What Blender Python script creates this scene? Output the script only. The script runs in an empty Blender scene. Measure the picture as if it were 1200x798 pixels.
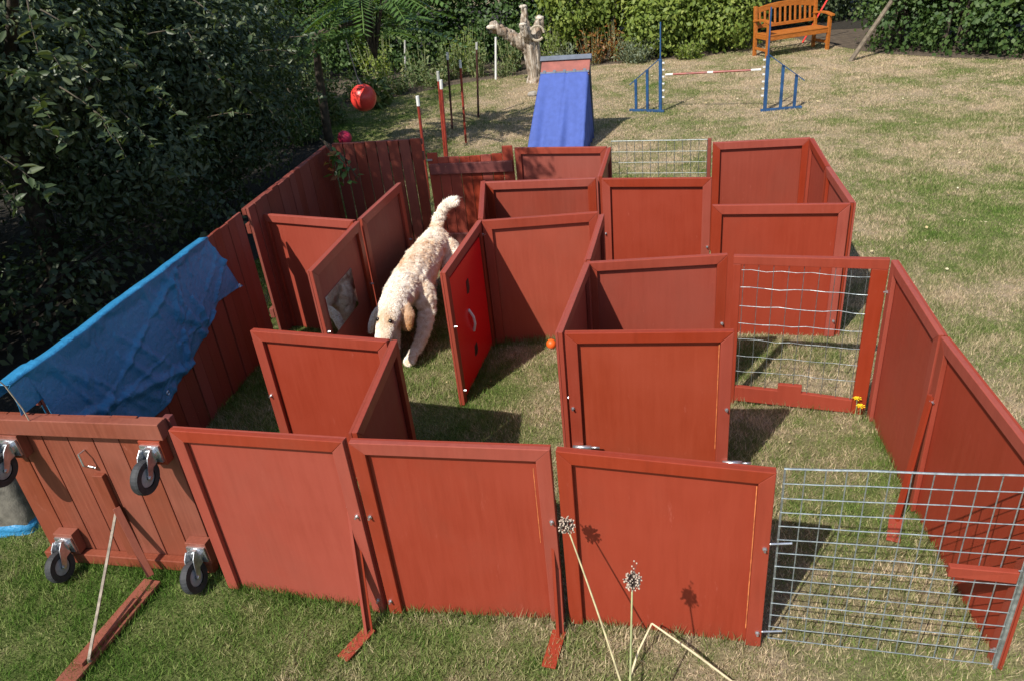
import bpy, math, random
import numpy as np
from mathutils import Vector, Matrix
random.seed(7); RG = np.random.default_rng(11)
SC = bpy.context.scene; COL = SC.collection
# ------------------------------------------------------------------ camera
CF, CP, CR, CH = 891.03, 0.50438, 0.108007, 2.8321        # focal (px of 1200), pitch, roll, height
_cp, _sp, _cr, _sr = math.cos(CP), math.sin(CP), math.cos(CR), math.sin(CR)
_r = np.array([1, 0, 0.]); _f = np.array([0, _cp, -_sp]); _d = np.array([0, -_sp, -_cp])
_R = np.stack([_cr*_r + _sr*_d, -_sr*_r + _cr*_d, _f], 1)
cam = bpy.data.cameras.new('camera'); camo = bpy.data.objects.new('camera', cam); COL.objects.link(camo)
cam.sensor_width = 36; cam.lens = CF*36/1200; cam.clip_start = 0.05; cam.clip_end = 300
m = Matrix.Identity(4)
for i in range(3):
    m[i][0], m[i][1], m[i][2] = _R[i, 0], -_R[i, 1], -_R[i, 2]
m[2][3] = CH
camo.matrix_world = m; SC.camera = camo
# ------------------------------------------------------------------ sky, sun, exposure
SUN_EL, SUN_AZ = math.radians(48), math.radians(47.5)        # shadows run toward azimuth 51 deg (from +x)
w = bpy.data.worlds.new('World'); SC.world = w; w.use_nodes = True
nt = w.node_tree; sky = nt.nodes.new('ShaderNodeTexSky'); sky.sky_type = 'NISHITA'; sky.sun_disc = False
sky.sun_elevation = SUN_EL
sdir = Vector((-math.cos(SUN_AZ)*math.cos(SUN_EL), -math.sin(SUN_AZ)*math.cos(SUN_EL), math.sin(SUN_EL)))
sky.sun_rotation = math.atan2(sdir.x, sdir.y)
nt.links.new(sky.outputs[0], nt.nodes['Background'].inputs[0]); nt.nodes['Background'].inputs[1].default_value = 0.115
sl = bpy.data.lights.new('sun', 'SUN'); sl.energy = 4.6; sl.angle = math.radians(0.5); sl.color = (1, .95, .87)
so = bpy.data.objects.new('sun', sl); COL.objects.link(so); so.rotation_euler = (-sdir).to_track_quat('-Z', 'Y').to_euler(); so.location = (-8, -8, 14)
SC.view_settings.view_transform = 'Standard'; SC.view_settings.look = 'None'; SC.view_settings.exposure = 0.43; SC.view_settings.gamma = 1
# ------------------------------------------------------------------ pixel -> place
def ray(px, py): return _R @ np.array([(px-600)/CF, (py-399)/CF, 1.0])
def at(px, py, z=0.0):
    d = ray(px, py); t = (z-CH)/d[2]; return np.array([d[0]*t, d[1]*t, z])
def at_y(px, py, Y):
    d = ray(px, py); t = Y/d[1]; return np.array([d[0]*t, Y, CH + d[2]*t])
def on_wall(px, py, A, B):                                  # ray with the vertical plane through A, B
    d = ray(px, py); n = np.array([-(B[1]-A[1]), B[0]-A[0], 0.]); o = np.array([0, 0, CH])
    t = (np.array([A[0], A[1], 0]) - np.array([0, 0, 0])) @ n / (d @ n); return o + d*t
def C(top, z=1.0, base=None):                               # panel corner: where its top shows, its height from its foot
    if base is not None:
        b = at(*base); best = min((abs(pj(b[0], b[1], q)[1]-top[1]), q) for q in np.arange(.85, 1.15, .005)); z = best[1]
    return at(top[0], top[1], z)
def pj(x, y, z):
    c = (np.array([x, y, z-CH])) @ _R; return np.array([c[0]/c[2]*CF+600, c[1]/c[2]*CF+399])
# ------------------------------------------------------------------ mesh helpers
class MB:
    def __init__(s): s.v = []; s.f = []
    def add(s, v, f):
        k = len(s.v); s.v += [tuple(map(float, p)) for p in v]; s.f += [tuple(i+k for i in q) for q in f]; return s
    def box(s, x0, x1, y0, y1, z0, z1, M=None, j=0):
        v = [Vector((x, y, z)) for z in (z0, z1) for y in (y0, y1) for x in (x0, x1)]
        if j: v = [p + Vector([random.uniform(-j, j) for _ in range(3)]) for p in v]
        if M is not None: v = [M @ p for p in v]
        return s.add(v, [(0, 2, 3, 1), (4, 5, 7, 6), (0, 1, 5, 4), (2, 6, 7, 3), (0, 4, 6, 2), (1, 3, 7, 5)])
    def prism(s, poly, y0, y1):                             # polygon in xz, extruded along y
        n = len(poly); v = [(x, y0, z) for x, z in poly] + [(x, y1, z) for x, z in poly]
        return s.add(v, [tuple(range(n)), tuple(range(2*n-1, n-1, -1))] + [(i, i+n, (i+1) % n + n, (i+1) % n) for i in range(n)])
    def bar(s, a, b, wx, wy, up=(0, 0, 1)):                 # rectangular bar a->b
        a, b = Vector(a), Vector(b); d = (b-a).normalized(); x = d.cross(Vector(up))
        if x.length < 1e-3: x = d.cross(Vector((0, 1, 0)))
        x.normalize(); y = d.cross(x); v = []
        for p in (a, b): v += [p-x*wx/2-y*wy/2, p+x*wx/2-y*wy/2, p+x*wx/2+y*wy/2, p-x*wx/2+y*wy/2]
        return s.add(v, [(0, 3, 2, 1), (4, 5, 6, 7), (0, 1, 5, 4), (1, 2, 6, 5), (2, 3, 7, 6), (3, 0, 4, 7)])
    def tube(s, pts, r, n=8, rough=0):
        pts = [Vector(p) for p in pts]; r = list(r) if hasattr(r, '__len__') else [r]*len(pts); v = []; f = []
        px = None
        for i, p in enumerate(pts):
            d = (pts[min(i+1, len(pts)-1)] - pts[max(i-1, 0)]).normalized()
            x = d.orthogonal() if px is None else (px - d*px.dot(d))
            x.normalize(); px = x; y = d.cross(x)
            for k in range(n):
                a = 2*math.pi*k/n; q = r[i]*(1+random.uniform(-rough, rough)); v.append(p + (x*math.cos(a) + y*math.sin(a))*q)
        for i in range(len(pts)-1):
            for k in range(n): f.append((i*n+k, i*n+(k+1) % n, (i+1)*n+(k+1) % n, (i+1)*n+k))
        f.append(tuple(range(n-1, -1, -1))); f.append(tuple((len(pts)-1)*n+k for k in range(n)))
        return s.add(v, f)
    def ball(s, c, r, n=10, m=6):
        r = r if hasattr(r, '__len__') else (r, r, r); v = []; f = []
        for i in range(1, m):
            t = math.pi*i/m
            for k in range(n):
                a = 2*math.pi*k/n; v.append((c[0]+r[0]*math.sin(t)*math.cos(a), c[1]+r[1]*math.sin(t)*math.sin(a), c[2]+r[2]*math.cos(t)))
        v += [(c[0], c[1], c[2]+r[2]), (c[0], c[1], c[2]-r[2])]; T = len(v)-2
        for i in range(m-2):
            for k in range(n): f.append((i*n+k, (i+1)*n+k, (i+1)*n+(k+1) % n, i*n+(k+1) % n))
        for k in range(n): f.append((T, k, (k+1) % n)); f.append((T+1, (m-2)*n+(k+1) % n, (m-2)*n+k))
        return s.add(v, f)
    def mesh(s, name, mt, smooth=False):
        me = bpy.data.meshes.new(name); me.from_pydata(s.v, [], s.f); me.update()
        if mt: me.materials.append(mt)
        if smooth: me.polygons.foreach_set('use_smooth', [True]*len(me.polygons))
        return me
def obj(name, mb, mt=None, parent=None, smooth=False, bevel=0):
    me = mb if isinstance(mb, bpy.types.Mesh) else mb.mesh(name, mt, smooth)
    o = bpy.data.objects.new(name, me); COL.objects.link(o)
    if parent: o.parent = parent
    if bevel:
        b = o.modifiers.new('edge', 'BEVEL'); b.width = bevel; b.segments = 2; b.limit_method = 'ANGLE'
    return o
def tag(o, label, cat, group=None):
    o['label'] = label; o['category'] = cat
    if group: o['group'] = group
    return o
def thing(name, label, cat, loc=(0, 0, 0), rz=0, group=None):
    o = bpy.data.objects.new(name, None); COL.objects.link(o); o.location = loc; o.rotation_euler = (0, 0, rz); o.empty_display_size = .1
    return tag(o, label, cat, group)
def struct(name, mb, mt, kind='structure'):
    o = obj(name, mb, mt); o['kind'] = kind; return o
def fast_mesh(name, V, F, mt, rnd=None):                    # numpy arrays -> mesh, F (n,k) faces of one size
    me = bpy.data.meshes.new(name); n, k = F.shape
    me.vertices.add(len(V)); me.vertices.foreach_set('co', np.ascontiguousarray(V, np.float32).ravel())
    me.loops.add(n*k); me.loops.foreach_set('vertex_index', np.ascontiguousarray(F, np.int32).ravel())
    me.polygons.add(n); me.polygons.foreach_set('loop_start', np.arange(0, n*k, k, dtype=np.int32))
    me.update(calc_edges=True)
    if rnd is not None:
        a = me.attributes.new('rnd', 'FLOAT', 'FACE'); a.data.foreach_set('value', np.ascontiguousarray(rnd, np.float32))
    me.materials.append(mt); return me
def unit(a): return a/np.maximum(np.linalg.norm(a, axis=-1, keepdims=True), 1e-9)
# ------------------------------------------------------------------ materials
MT = {}
class NT:
    def __init__(s, name):
        s.m = bpy.data.materials.new(name); s.m.use_nodes = True; s.t = s.m.node_tree; s.b = s.t.nodes['Principled BSDF']; MT[name] = s.m
    def n(s, typ, **kw):
        q = s.t.nodes.new(typ)
        for k, v in kw.items():
            if k in q.inputs: q.inputs[k].default_value = v
            else: setattr(q, k, v)
        return q
    def l(s, a, b): s.t.links.new(a, b)
    def ramp(s, src, stops):
        r = s.n('ShaderNodeValToRGB'); e = r.color_ramp.elements
        while len(e) < len(stops): e.new(.5)
        for q, (p, c) in zip(e, stops): q.position = p; q.color = (*c, 1) if len(c) == 3 else c
        s.l(src, r.inputs[0]); return r.outputs[0]
    def mix(s, fac, a, b, mode='MIX'):
        q = s.n('ShaderNodeMix', data_type='RGBA', blend_type=mode)
        for i, x in ((0, fac), (6, a), (7, b)):
            if isinstance(x, bpy.types.NodeSocket): s.l(x, q.inputs[i])
            else: q.inputs[i].default_value = (*x, 1) if isinstance(x, tuple) else x
        return q.outputs[2]
    def math(s, op, a, b=0.0):
        q = s.n('ShaderNodeMath', operation=op)
        for i, x in ((0, a), (1, b)):
            if isinstance(x, bpy.types.NodeSocket): s.l(x, q.inputs[i])
            else: q.inputs[i].default_value = x
        return q.outputs[0]
    def coords(s, scale=(1, 1, 1), rnd=True, world=False):
        if world: src = s.n('ShaderNodeNewGeometry').outputs['Position']
        else: src = s.n('ShaderNodeTexCoord').outputs['Object']
        mp = s.n('ShaderNodeMapping'); mp.inputs['Scale'].default_value = scale; s.l(src, mp.inputs[0])
        if rnd and not world:
            oi = s.n('ShaderNodeObjectInfo'); k = s.math('MULTIPLY', oi.outputs['Random'], 37.0); s.l(k, mp.inputs['Location'])
        return mp.outputs[0]
    def noise(s, co, scale, detail=4, rough=.55):
        q = s.n('ShaderNodeTexNoise', Scale=scale, Detail=detail, Roughness=rough); s.l(co, q.inputs['Vector']); return q.outputs['Fac']
    def bump(s, h, strength, dist=.01):
        q = s.n('ShaderNodeBump', Strength=strength, Distance=dist); s.l(h, q.inputs['Height']); s.l(q.outputs[0], s.b.inputs['Normal'])
    def set(s, **kw):
        for k, v in kw.items(): s.b.inputs[k.replace('_', ' ')].default_value = v
def flat(name, c, rough=.5, var=.12, metal=0, scale=8, bump=0.15, spec=.5):
    t = NT(name); co = t.coords(); f = t.noise(co, scale); d = tuple(x*(1-var*1.6) for x in c); e = tuple(min(1, x*(1+var)) for x in c)
    t.l(t.ramp(f, [(.3, d), (.7, e)]), t.b.inputs['Base Color']); t.set(Roughness=rough, Metallic=metal)
    t.b.inputs['Specular IOR Level'].default_value = spec
    if bump: t.bump(t.noise(co, scale*8, 3), bump, .004)
    return t.m
def painted(name, dark, mid, light, rough=.48, grain=(14, 14, 1.1), wear=.62, chip=(.50, .30, .16), spec=.4):
    """brushed-on fence paint: streaks along z, patchy film, a few scuffs and bare chips"""
    t = NT(name); oi = t.n('ShaderNodeObjectInfo')
    co = t.coords(grain); st = t.noise(co, 3, 6, .6); iso = t.coords((1, 1, 1)); big = t.noise(iso, 2.2, 4, .6); fine = t.noise(iso, 60, 3)
    c = t.ramp(st, [(.05, dark), (.5, mid), (.98, light)])
    c = t.mix(t.ramp(big, [(.35, (0, 0, 0)), (.7, (.55, .55, .55))]), c, tuple(.5*(a+b)*1.08 for a, b in zip(mid, light)))
    old = t.noise(t.coords((1, 1, .7)), 1.3, 6, .68); c = t.mix(t.ramp(old, [(.50, (0, 0, 0)), (.70, (.42, .42, .42))]), c, (mid[0]*.78, mid[1]*1.15, mid[2]*1.25))
    hs = t.n('ShaderNodeHueSaturation'); t.l(c, hs.inputs['Color'])
    t.l(t.math('ADD', t.math('MULTIPLY', oi.outputs['Random'], .17), .95), hs.inputs['Value'])
    t.l(t.math('ADD', t.math('MULTIPLY', oi.outputs['Random'], -.12), 1.06), hs.inputs['Saturation'])
    c = hs.outputs[0]
    scuff = t.ramp(t.noise(t.coords((9, 9, 2.2)), 4, 8, .75), [(.63, (0, 0, 0)), (.70, (.38, .38, .38))])
    c = t.mix(scuff, c, tuple(min(1, x*1.25+.03) for x in light))
    ch = t.ramp(t.noise(iso, 48, 5, .75), [(wear+.12, (0, 0, 0)), (wear+.15, (.8, .8, .8))])
    c = t.mix(ch, c, chip)
    t.l(c, t.b.inputs['Base Color'])
    t.l(t.ramp(big, [(.3, (rough-.1,)*3), (.7, (rough+.14,)*3)]), t.b.inputs['Roughness'])
    t.b.inputs['Specular IOR Level'].default_value = spec
    t.bump(t.math('ADD', t.math('MULTIPLY', st, .6), t.math('MULTIPLY', fine, .25)), .18, .004)
    return t.m
painted('red_paint', (.215, .035, .019), (.262, .045, .026), (.295, .058, .034), spec=.25, wear=.66)
painted('old_red', (.185, .034, .021), (.235, .046, .028), (.27, .060, .038), rough=.55, spec=.25, wear=.66)
painted('red_frame', (.180, .029, .016), (.248, .040, .021), (.290, .056, .033), rough=.45, wear=.63, spec=.32)
painted('board_red', (.130, .026, .018), (.175, .036, .022), (.225, .055, .032), rough=.6, grain=(20, 20, .9), wear=.55)
painted('cart_red', (.120, .030, .016), (.190, .048, .026), (.29, .090, .052), rough=.55, grain=(20, 20, .9), wear=.60, chip=(.40, .28, .17))
painted('fresh_red', (.240, .043, .023), (.285, .055, .030), (.325, .070, .040), rough=.5, wear=.66, spec=.28)
painted('dark_rail', (.10, .026, .022), (.14, .034, .028), (.19, .055, .045), rough=.5, grain=(1.1, 14, 14), wear=.55)
flat('bare_wood', (.62, .20, .06), .7, .3, scale=40)
flat('steel', (.62, .64, .66), .38, .2, metal=.9, scale=30)
flat('galvanised', (.42, .47, .47), .45, .25, metal=.75, scale=40)
flat('weathered_steel', (.24, .20, .15), .7, .35, metal=.0, scale=30)
flat('dark_wire', (.20, .22, .21), .5, .25, metal=.6, scale=40)
flat('rubber', (.030, .031, .033), .7, .3, scale=25)
flat('wheel_grey', (.30, .31, .32), .5, .2, scale=25)
flat('tyre_worn', (.20, .20, .19), .85, .3, scale=25)
flat('black_plastic', (.012, .012, .014), .4, .2)
flat('white_plastic', (.72, .72, .70), .4, .08)
flat('white_paint', (.74, .73, .69), .5, .1)
flat('pole_red', (.26, .035, .020), .45, .25, scale=12)
flat('pole_dark', (.055, .018, .014), .5, .3, scale=12)
flat('grey_stake', (.42, .41, .37), .7, .2, scale=20)
flat('brown_stake', (.16, .09, .05), .8, .3, scale=20)
flat('weathered_pole', (.16, .125, .085), .8, .3, scale=14)
flat('blue_paint', (.020, .075, .19), .45, .25, scale=10)
flat('cloth_blue', (.060, .100, .34), .85, .08, scale=14, bump=.3)
flat('ramp_red', (.26, .07, .05), .6, .2)
flat('ramp_grey', (.10, .12, .16), .6, .2)
flat('ball_red', (.82, .06, .045), .35, .12, scale=4)
flat('ball_pink', (.62, .03, .09), .45, .12, scale=4)
flat('ball_orange', (.80, .12, .012), .5, .1, scale=6)
flat('flap_grey', (.16, .145, .115), .9, .4, scale=14, bump=.6)
flat('rope', (.45, .38, .28), .9, .2, scale=60)
flat('stone', (.28, .25, .21), .9, .3, scale=10)
flat('dry_stem', (.46, .40, .22), .7, .25, scale=18)
flat('green_stem', (.34, .36, .17), .6, .2, scale=18)
flat('straw', (.58, .49, .30), .7, .2, scale=18)
flat('seed_pale', (.50, .40, .31), .8, .2, scale=80)
flat('seed_dark', (.075, .050, .042), .8, .3, scale=80)
flat('yellow_petal', (.80, .56, .008), .6, .1, scale=60)
flat('bark', (.060, .046, .032), .9, .4, scale=16, bump=.8)
flat('twig', (.070, .055, .034), .85, .4, scale=16)
flat('dog_nose', (.03, .018, .016), .35, .2)
flat('dog_eye', (.012, .008, .006), .12, .1, bump=0)
t = NT('gloss_red'); t.set(Base_Color=(.74, .008, .014, 1), Roughness=.25); t.bump(t.noise(t.coords(), 6, 3), .06, .01)
t = NT('mirror'); t.set(Base_Color=(.80, .83, .82, 1), Metallic=1.0, Roughness=.03); t.bump(t.noise(t.coords(), 5, 2), .03, .01)
t = NT('bench_wood'); co = t.coords((3, 12, 12)); f = t.noise(co, 4, 5)
t.l(t.ramp(f, [(.3, (.30, .085, .012)), (.7, (.47, .155, .028))]), t.b.inputs['Base Color']); t.set(Roughness=.38); t.bump(f, .2, .004)
t = NT('tarp_blue'); co = t.coords((1, 1, 1), rnd=False); cr = t.noise(co, 9, 8, .68); big = t.noise(co, 2.6, 4); dirt = t.noise(co, 3.6, 7, .7)
c = t.ramp(big, [(.3, (.022, .185, .37)), (.7, (.040, .240, .46))])
c = t.mix(t.ramp(dirt, [(.64, (0, 0, 0)), (.74, (.6, .6, .6))]), c, (.03, .085, .14))
c = t.mix(t.ramp(t.noise(t.coords((1, 3, 1), rnd=False), 14, 7, .75), [(.56, (0, 0, 0)), (.72, (.35, .35, .35))]), c, (.12, .31, .50))
t.l(c, t.b.inputs['Base Color']); t.set(Roughness=.33)
vo = t.n('ShaderNodeTexVoronoi', feature='DISTANCE_TO_EDGE', Scale=9.0); t.l(co, vo.inputs['Vector'])
rd = t.math('ABSOLUTE', t.math('SUBTRACT', t.noise(t.coords((1, 1, 1), rnd=False), 16, 6, .62), .5))
t.bump(t.math('ADD', t.math('MULTIPLY', rd, -1.2), t.math('ADD', t.math('MULTIPLY', cr, .6), t.math('MULTIPLY', vo.outputs['Distance'], .4))), .60, .022)
t = NT('dead_wood'); co = t.coords((7, 7, 1.2), rnd=False); f = t.noise(co, 4, 7, .65); iso = t.coords(rnd=False)
c = t.ramp(f, [(.33, (.11, .075, .048)), (.48, (.34, .27, .20)), (.66, (.60, .55, .47))])
c = t.mix(t.ramp(t.noise(iso, 3, 4), [(.55, (0, 0, 0)), (.66, (.7, .7, .7))]), c, (.22, .13, .075))
t.l(c, t.b.inputs['Base Color']); t.set(Roughness=.9); t.bump(f, .9, .03)
flat('cut_wood', (.60, .52, .42), .85, .25, scale=18, bump=.5)
# turf: the same patchiness colours the soil-level sheet and the blades
def turf(name, blade):
    t = NT(name); g = t.n('ShaderNodeNewGeometry'); sx = t.n('ShaderNodeSeparateXYZ'); t.l(g.outputs['Position'], sx.inputs[0])
    cx = t.n('ShaderNodeCombineXYZ'); t.l(sx.outputs[0], cx.inputs[0]); t.l(sx.outputs[1], cx.inputs[1]); co = cx.outputs[0]
    a = t.noise(co, .55, 3, .5); b = t.noise(co, 1.9, 5, .6); c3 = t.noise(co, 9, 4, .6)
    # drier toward the open, sunny side (x large) and far end
    dry = t.math('MULTIPLY', t.math('ADD', sx.outputs[0], 1.2), .050); dry = t.math('MINIMUM', t.math('MAXIMUM', dry, -.08), .085)
    far = t.math('MINIMUM', t.math('MAXIMUM', t.math('MULTIPLY', t.math('SUBTRACT', sx.outputs[1], 8.5), .020), 0.0), .060)
    v = t.math('ADD', t.math('ADD', t.math('MULTIPLY', a, .44), t.math('MULTIPLY', b, .56)), t.math('ADD', dry, far))
    v = t.math('ADD', v, t.math('MULTIPLY', t.math('SUBTRACT', c3, .5), .30))
    if blade:
        at_ = t.n('ShaderNodeAttribute', attribute_name='rnd'); v = t.math('ADD', v, t.math('MULTIPLY', t.math('SUBTRACT', at_.outputs['Fac'], .5), .24))
        col = t.ramp(v, [(.36, (.085, .165, .028)), (.49, (.170, .230, .060)), (.60, (.30, .275, .140)), (.71, (.51, .405, .270))])
        hs = t.n('ShaderNodeHueSaturation'); t.l(col, hs.inputs['Color']); t.l(t.math('ADD', t.math('MULTIPLY', at_.outputs['Fac'], .65), .86), hs.inputs['Value']); col = hs.outputs[0]
        d = t.n('ShaderNodeBsdfDiffuse'); tr = t.n('ShaderNodeBsdfTranslucent'); t.l(col, d.inputs[0]); t.l(col, tr.inputs[0])
        mx = t.n('ShaderNodeMixShader'); mx.inputs[0].default_value = .35; t.l(d.outputs[0], mx.inputs[1]); t.l(tr.outputs[0], mx.inputs[2])
        t.l(mx.outputs[0], t.t.nodes['Material Output'].inputs[0])
    else:
        fine = t.noise(co, 60, 5, .7)
        col = t.ramp(v, [(.36, (.090, .130, .032)), (.49, (.160, .180, .062)), (.60, (.275, .235, .130)), (.71, (.42, .325, .225))])
        col = t.mix(t.ramp(fine, [(.3, (.45, .45, .45)), (.65, (1.15, 1.15, 1.15))]), (0, 0, 0), col)
        t.l(col, t.b.inputs['Base Color']); t.set(Roughness=.95); t.b.inputs['Specular IOR Level'].default_value = .1; t.bump(fine, .8, .03)
    return t.m
turf('lawn_ground', False); turf('lawn_blade', True)
t = NT('soil'); co = t.coords(world=True); f = t.noise(co, 6, 7, .65)
t.l(t.ramp(f, [(.3, (.045, .032, .021)), (.7, (.12, .088, .058))]), t.b.inputs['Base Color']); t.set(Roughness=1); t.bump(f, 1, .05)
t = NT('shaded_mould'); co = t.coords(world=True); f = t.noise(co, 11, 7, .7)  # soil and litter coloured near black to hold the shade under trees
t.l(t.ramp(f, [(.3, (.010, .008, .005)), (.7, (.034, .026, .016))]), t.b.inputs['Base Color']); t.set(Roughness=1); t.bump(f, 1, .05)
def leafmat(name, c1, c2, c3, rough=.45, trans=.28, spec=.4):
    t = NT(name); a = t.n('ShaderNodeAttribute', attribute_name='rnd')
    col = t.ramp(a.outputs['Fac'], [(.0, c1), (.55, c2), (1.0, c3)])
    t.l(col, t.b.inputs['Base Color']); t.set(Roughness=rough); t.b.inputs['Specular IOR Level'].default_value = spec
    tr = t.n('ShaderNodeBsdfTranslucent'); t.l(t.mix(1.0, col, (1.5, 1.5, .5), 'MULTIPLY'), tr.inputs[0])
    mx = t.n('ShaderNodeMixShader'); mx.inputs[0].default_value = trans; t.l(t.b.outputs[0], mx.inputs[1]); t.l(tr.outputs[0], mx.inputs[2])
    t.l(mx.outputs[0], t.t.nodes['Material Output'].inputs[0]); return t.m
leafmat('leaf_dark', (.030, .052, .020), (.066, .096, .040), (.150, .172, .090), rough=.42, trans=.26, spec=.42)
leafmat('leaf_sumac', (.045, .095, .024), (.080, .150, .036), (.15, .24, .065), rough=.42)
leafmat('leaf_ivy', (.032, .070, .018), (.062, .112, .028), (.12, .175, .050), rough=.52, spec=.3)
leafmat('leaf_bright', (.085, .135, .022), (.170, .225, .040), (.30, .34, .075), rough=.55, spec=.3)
leafmat('leaf_grey', (.09, .12, .075), (.15, .18, .11), (.22, .25, .17), rough=.6)
leafmat('leaf_border', (.06, .10, .03), (.13, .18, .06), (.30, .27, .12), rough=.6)
leafmat('leaf_rust', (.20, .055, .015), (.25, .12, .03), (.10, .14, .04), rough=.5)
leafmat('leaf_fallen', (.42, .30, .12), (.55, .47, .28), (.66, .62, .48), rough=.7, trans=.1)
t = NT('dog_coat'); a = t.n('ShaderNodeAttribute', attribute_name='rnd')
c = t.ramp(a.outputs['Fac'], [(0, (.48, .21, .07)), (.40, (.70, .51, .35)), (.75, (.86, .74, .60)), (1, (.93, .85, .75))])
t.l(c, t.b.inputs['Base Color']); t.set(Roughness=.75); t.b.inputs['Specular IOR Level'].default_value = .2
t = NT('dog_skin'); f = t.noise(t.coords(rnd=False), 5, 4)
t.l(t.ramp(f, [(.35, (.58, .39, .23)), (.65, (.78, .64, .48))]), t.b.inputs['Base Color']); t.set(Roughness=.85); t.bump(t.noise(t.coords(rnd=False), 55, 4), .9, .03)
# ------------------------------------------------------------------ the setting: lawn, beds
N = 120; xs = np.linspace(-30, 30, N+1); ys = np.linspace(-8, 40, N+1)
struct('lawn', fast_mesh('lawn', np.array([(x, y, 0) for y in ys for x in xs]),
       np.array([(j*(N+1)+i, j*(N+1)+i+1, (j+1)*(N+1)+i+1, (j+1)*(N+1)+i) for j in range(N) for i in range(N)]), MT['lawn_ground']), None)
def sheet(name, poly, mt, z=.004):
    return struct(name, MB().add([(x, y, z) for x, y in poly], [tuple(range(len(poly)))]), mt)
sheet('flower_bed', [(-7, 14.2), (-3.2, 14.6), (-1.7, 15.4), (-.6, 16.0), (.3, 16.25), (1.1, 16.3), (2.6, 16.45), (3.4, 16.4), (4.4, 16.1), (5.3, 16.4), (5.6, 20), (-7, 21)], MT['soil'])
sheet('tree_bed', [(-14, 2.0), (-4.1, 3.3), (-3.3, 4.8), (-2.7, 6.5), (-2.4, 8.2), (-2.6, 10.2), (-2.5, 12.5), (-3.1, 14.2), (-14, 16)], MT['shaded_mould'], .006)  # ground whose dark colour carries the shade below the trees
sheet('hedge_bed', [(6.6, 17.6), (7.3, 14.6), (8.0, 13.6), (8.75, 12.8), (10.5, 11), (13, 9), (18, 9), (18, 20), (6.6, 22)], MT['soil'], .005)
sheet('hedge_shade', [(-14, 18.0), (7, 18.0), (12, 16), (20, 14), (20, 32), (-14, 32)], MT['shaded_mould'], .010)  # dark sheet added behind the hedge so its gaps read as shade
# ------------------------------------------------------------------ maze panels
COR = dict(
 F1L=C((200, 500), base=(274, 686)), F1R=C((405, 513), base=(452, 715)), F2L=C((409, 514), base=(456, 716)), F2R=C((646, 522), base=(660, 726)),
 F3L=C((651, 524), base=(668, 726)), F3R=C((911, 549), base=(886, 754)), R1L=C((1050, 304), base=(1028, 489)), GL=C((860, 299), base=(862, 472)), GR=C((1043, 303), base=(1020, 486)),
 B1R=C((997, 238), base=(980, 394)), RedF=C((517, 320), base=(540, 476)), RedB=C((561, 258), base=(577, 402)))
def bolt(parent, x, y, z, mesh=[None]):
    if mesh[0] is None: mesh[0] = MB().tube([(0, 0, 0), (0, -.006, 0)], .010, 6).tube([(0, -.006, 0), (0, -.020, 0)], .005, 6).mesh('bolt', MT['steel'])
    b = obj('bolt', mesh[0], parent=parent); b.location = (x, y, z); return b
def panel(label, A, B, paint='red_paint', frame='red_frame', bolts=((0, .55), (1, .55), (0, .10), (1, .10)), flip=False, sheet_z0=0.0, fw=.062):
    A, B = Vector(A), Vector(B); L = (B.xy-A.xy).length; ha, hb = A.z, B.z
    g = thing('maze_panel', label, 'maze panel', (A.x, A.y, 0), math.atan2(B.y-A.y, B.x-A.x), 'red panels of the maze')
    s = -1 if not flip else 1; y0, y1 = (-.026, 0) if not flip else (.012, .038)
    e = .004; L2 = L-e
    def top(x, d=0): return ha + (hb-ha)*x/L - d
    q = lambda: random.uniform(-.0025, .0025)
    obj('sheet', MB().prism([(e, sheet_z0), (L2, sheet_z0), (L2, top(L2, .003)), (e, top(e, .003))], 0, .012), MT[paint], g)
    w_ = fw+random.uniform(-.004, .004)
    obj('top_rail', MB().prism([(e+w_, top(w_, w_)+q()), (L2-w_, top(L2-w_, w_)+q()), (L2, top(L2)+q()), (e, top(0)+q())], y0, y1), MT[frame], g, bevel=.003)
    obj('stile', MB().prism([(e, .01), (e+w_+q(), .01), (e+w_, top(w_, w_)), (e, top(0))], y0+.001, y1-.0015), MT[frame], g, bevel=.003)
    obj('stile', MB().prism([(L2-w_+q(), .01), (L2, .01), (L2, top(L2)), (L2-w_, top(L2-w_, w_))], y0+.001, y1-.0015), MT[frame], g, bevel=.003)
    for side, z in bolts: bolt(g, .022 if side == 0 else L-.022, y0+.001 if not flip else -.0005, z)
    return g
def bare_edge(g, x, z0, z1, y=-.0275, w_=.0035):
    n = 9; zs = np.linspace(z0, z1, n+1); l = [(x-w_*random.uniform(.2, .6), z) for z in zs]; r = [(x+w_*random.uniform(.2, .6), z) for z in zs]
    obj('bare_edge', MB().prism(l+r[::-1], y, y+.004), MT['bare_wood'], g)
P = {}
P['F1'] = panel('red framed panel of the front row beside the plank panel on castors', COR['F1L'], COR['F1R'], bolts=((1, .62), (1, .1)))
P['F2'] = panel('red framed panel of the front row between the two steel props', COR['F2L'], COR['F2R'], bolts=((0, .62), (1, .62), (0, .1)))
P['F3'] = panel('red framed panel of the front row behind the dry seed heads', COR['F3L'], COR['F3R'], bolts=((0, .62), (1, .58), (1, .1)))
N1L, N1R = C((295, 385)), C((456, 398)); D1F = C((407, 511))
P['N1'] = panel('red framed panel with a dark knot mark the dog sniffs past', N1L, N1R, bolts=((0, .58), (1, .1)))
P['D1'] = panel('short red side panel running back from the front row to the dog', D1F+[.012, .02, 0], N1R+[.02, 0, 0], paint='old_red', bolts=())
T1L, T1R = C((306, 250)), C((416, 258))
P['T1'] = panel('red framed panel in the corner between plank fence and mirror panel', T1L, T1R, bolts=((0, .5), (0, .1)))
MF, MB_ = C((361, 318)), C((418, 259)); P['MI'] = panel('red framed panel with a small mirror set in its face', MF, MB_, paint='old_red', bolts=((0, .55), (1, .5)))
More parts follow.
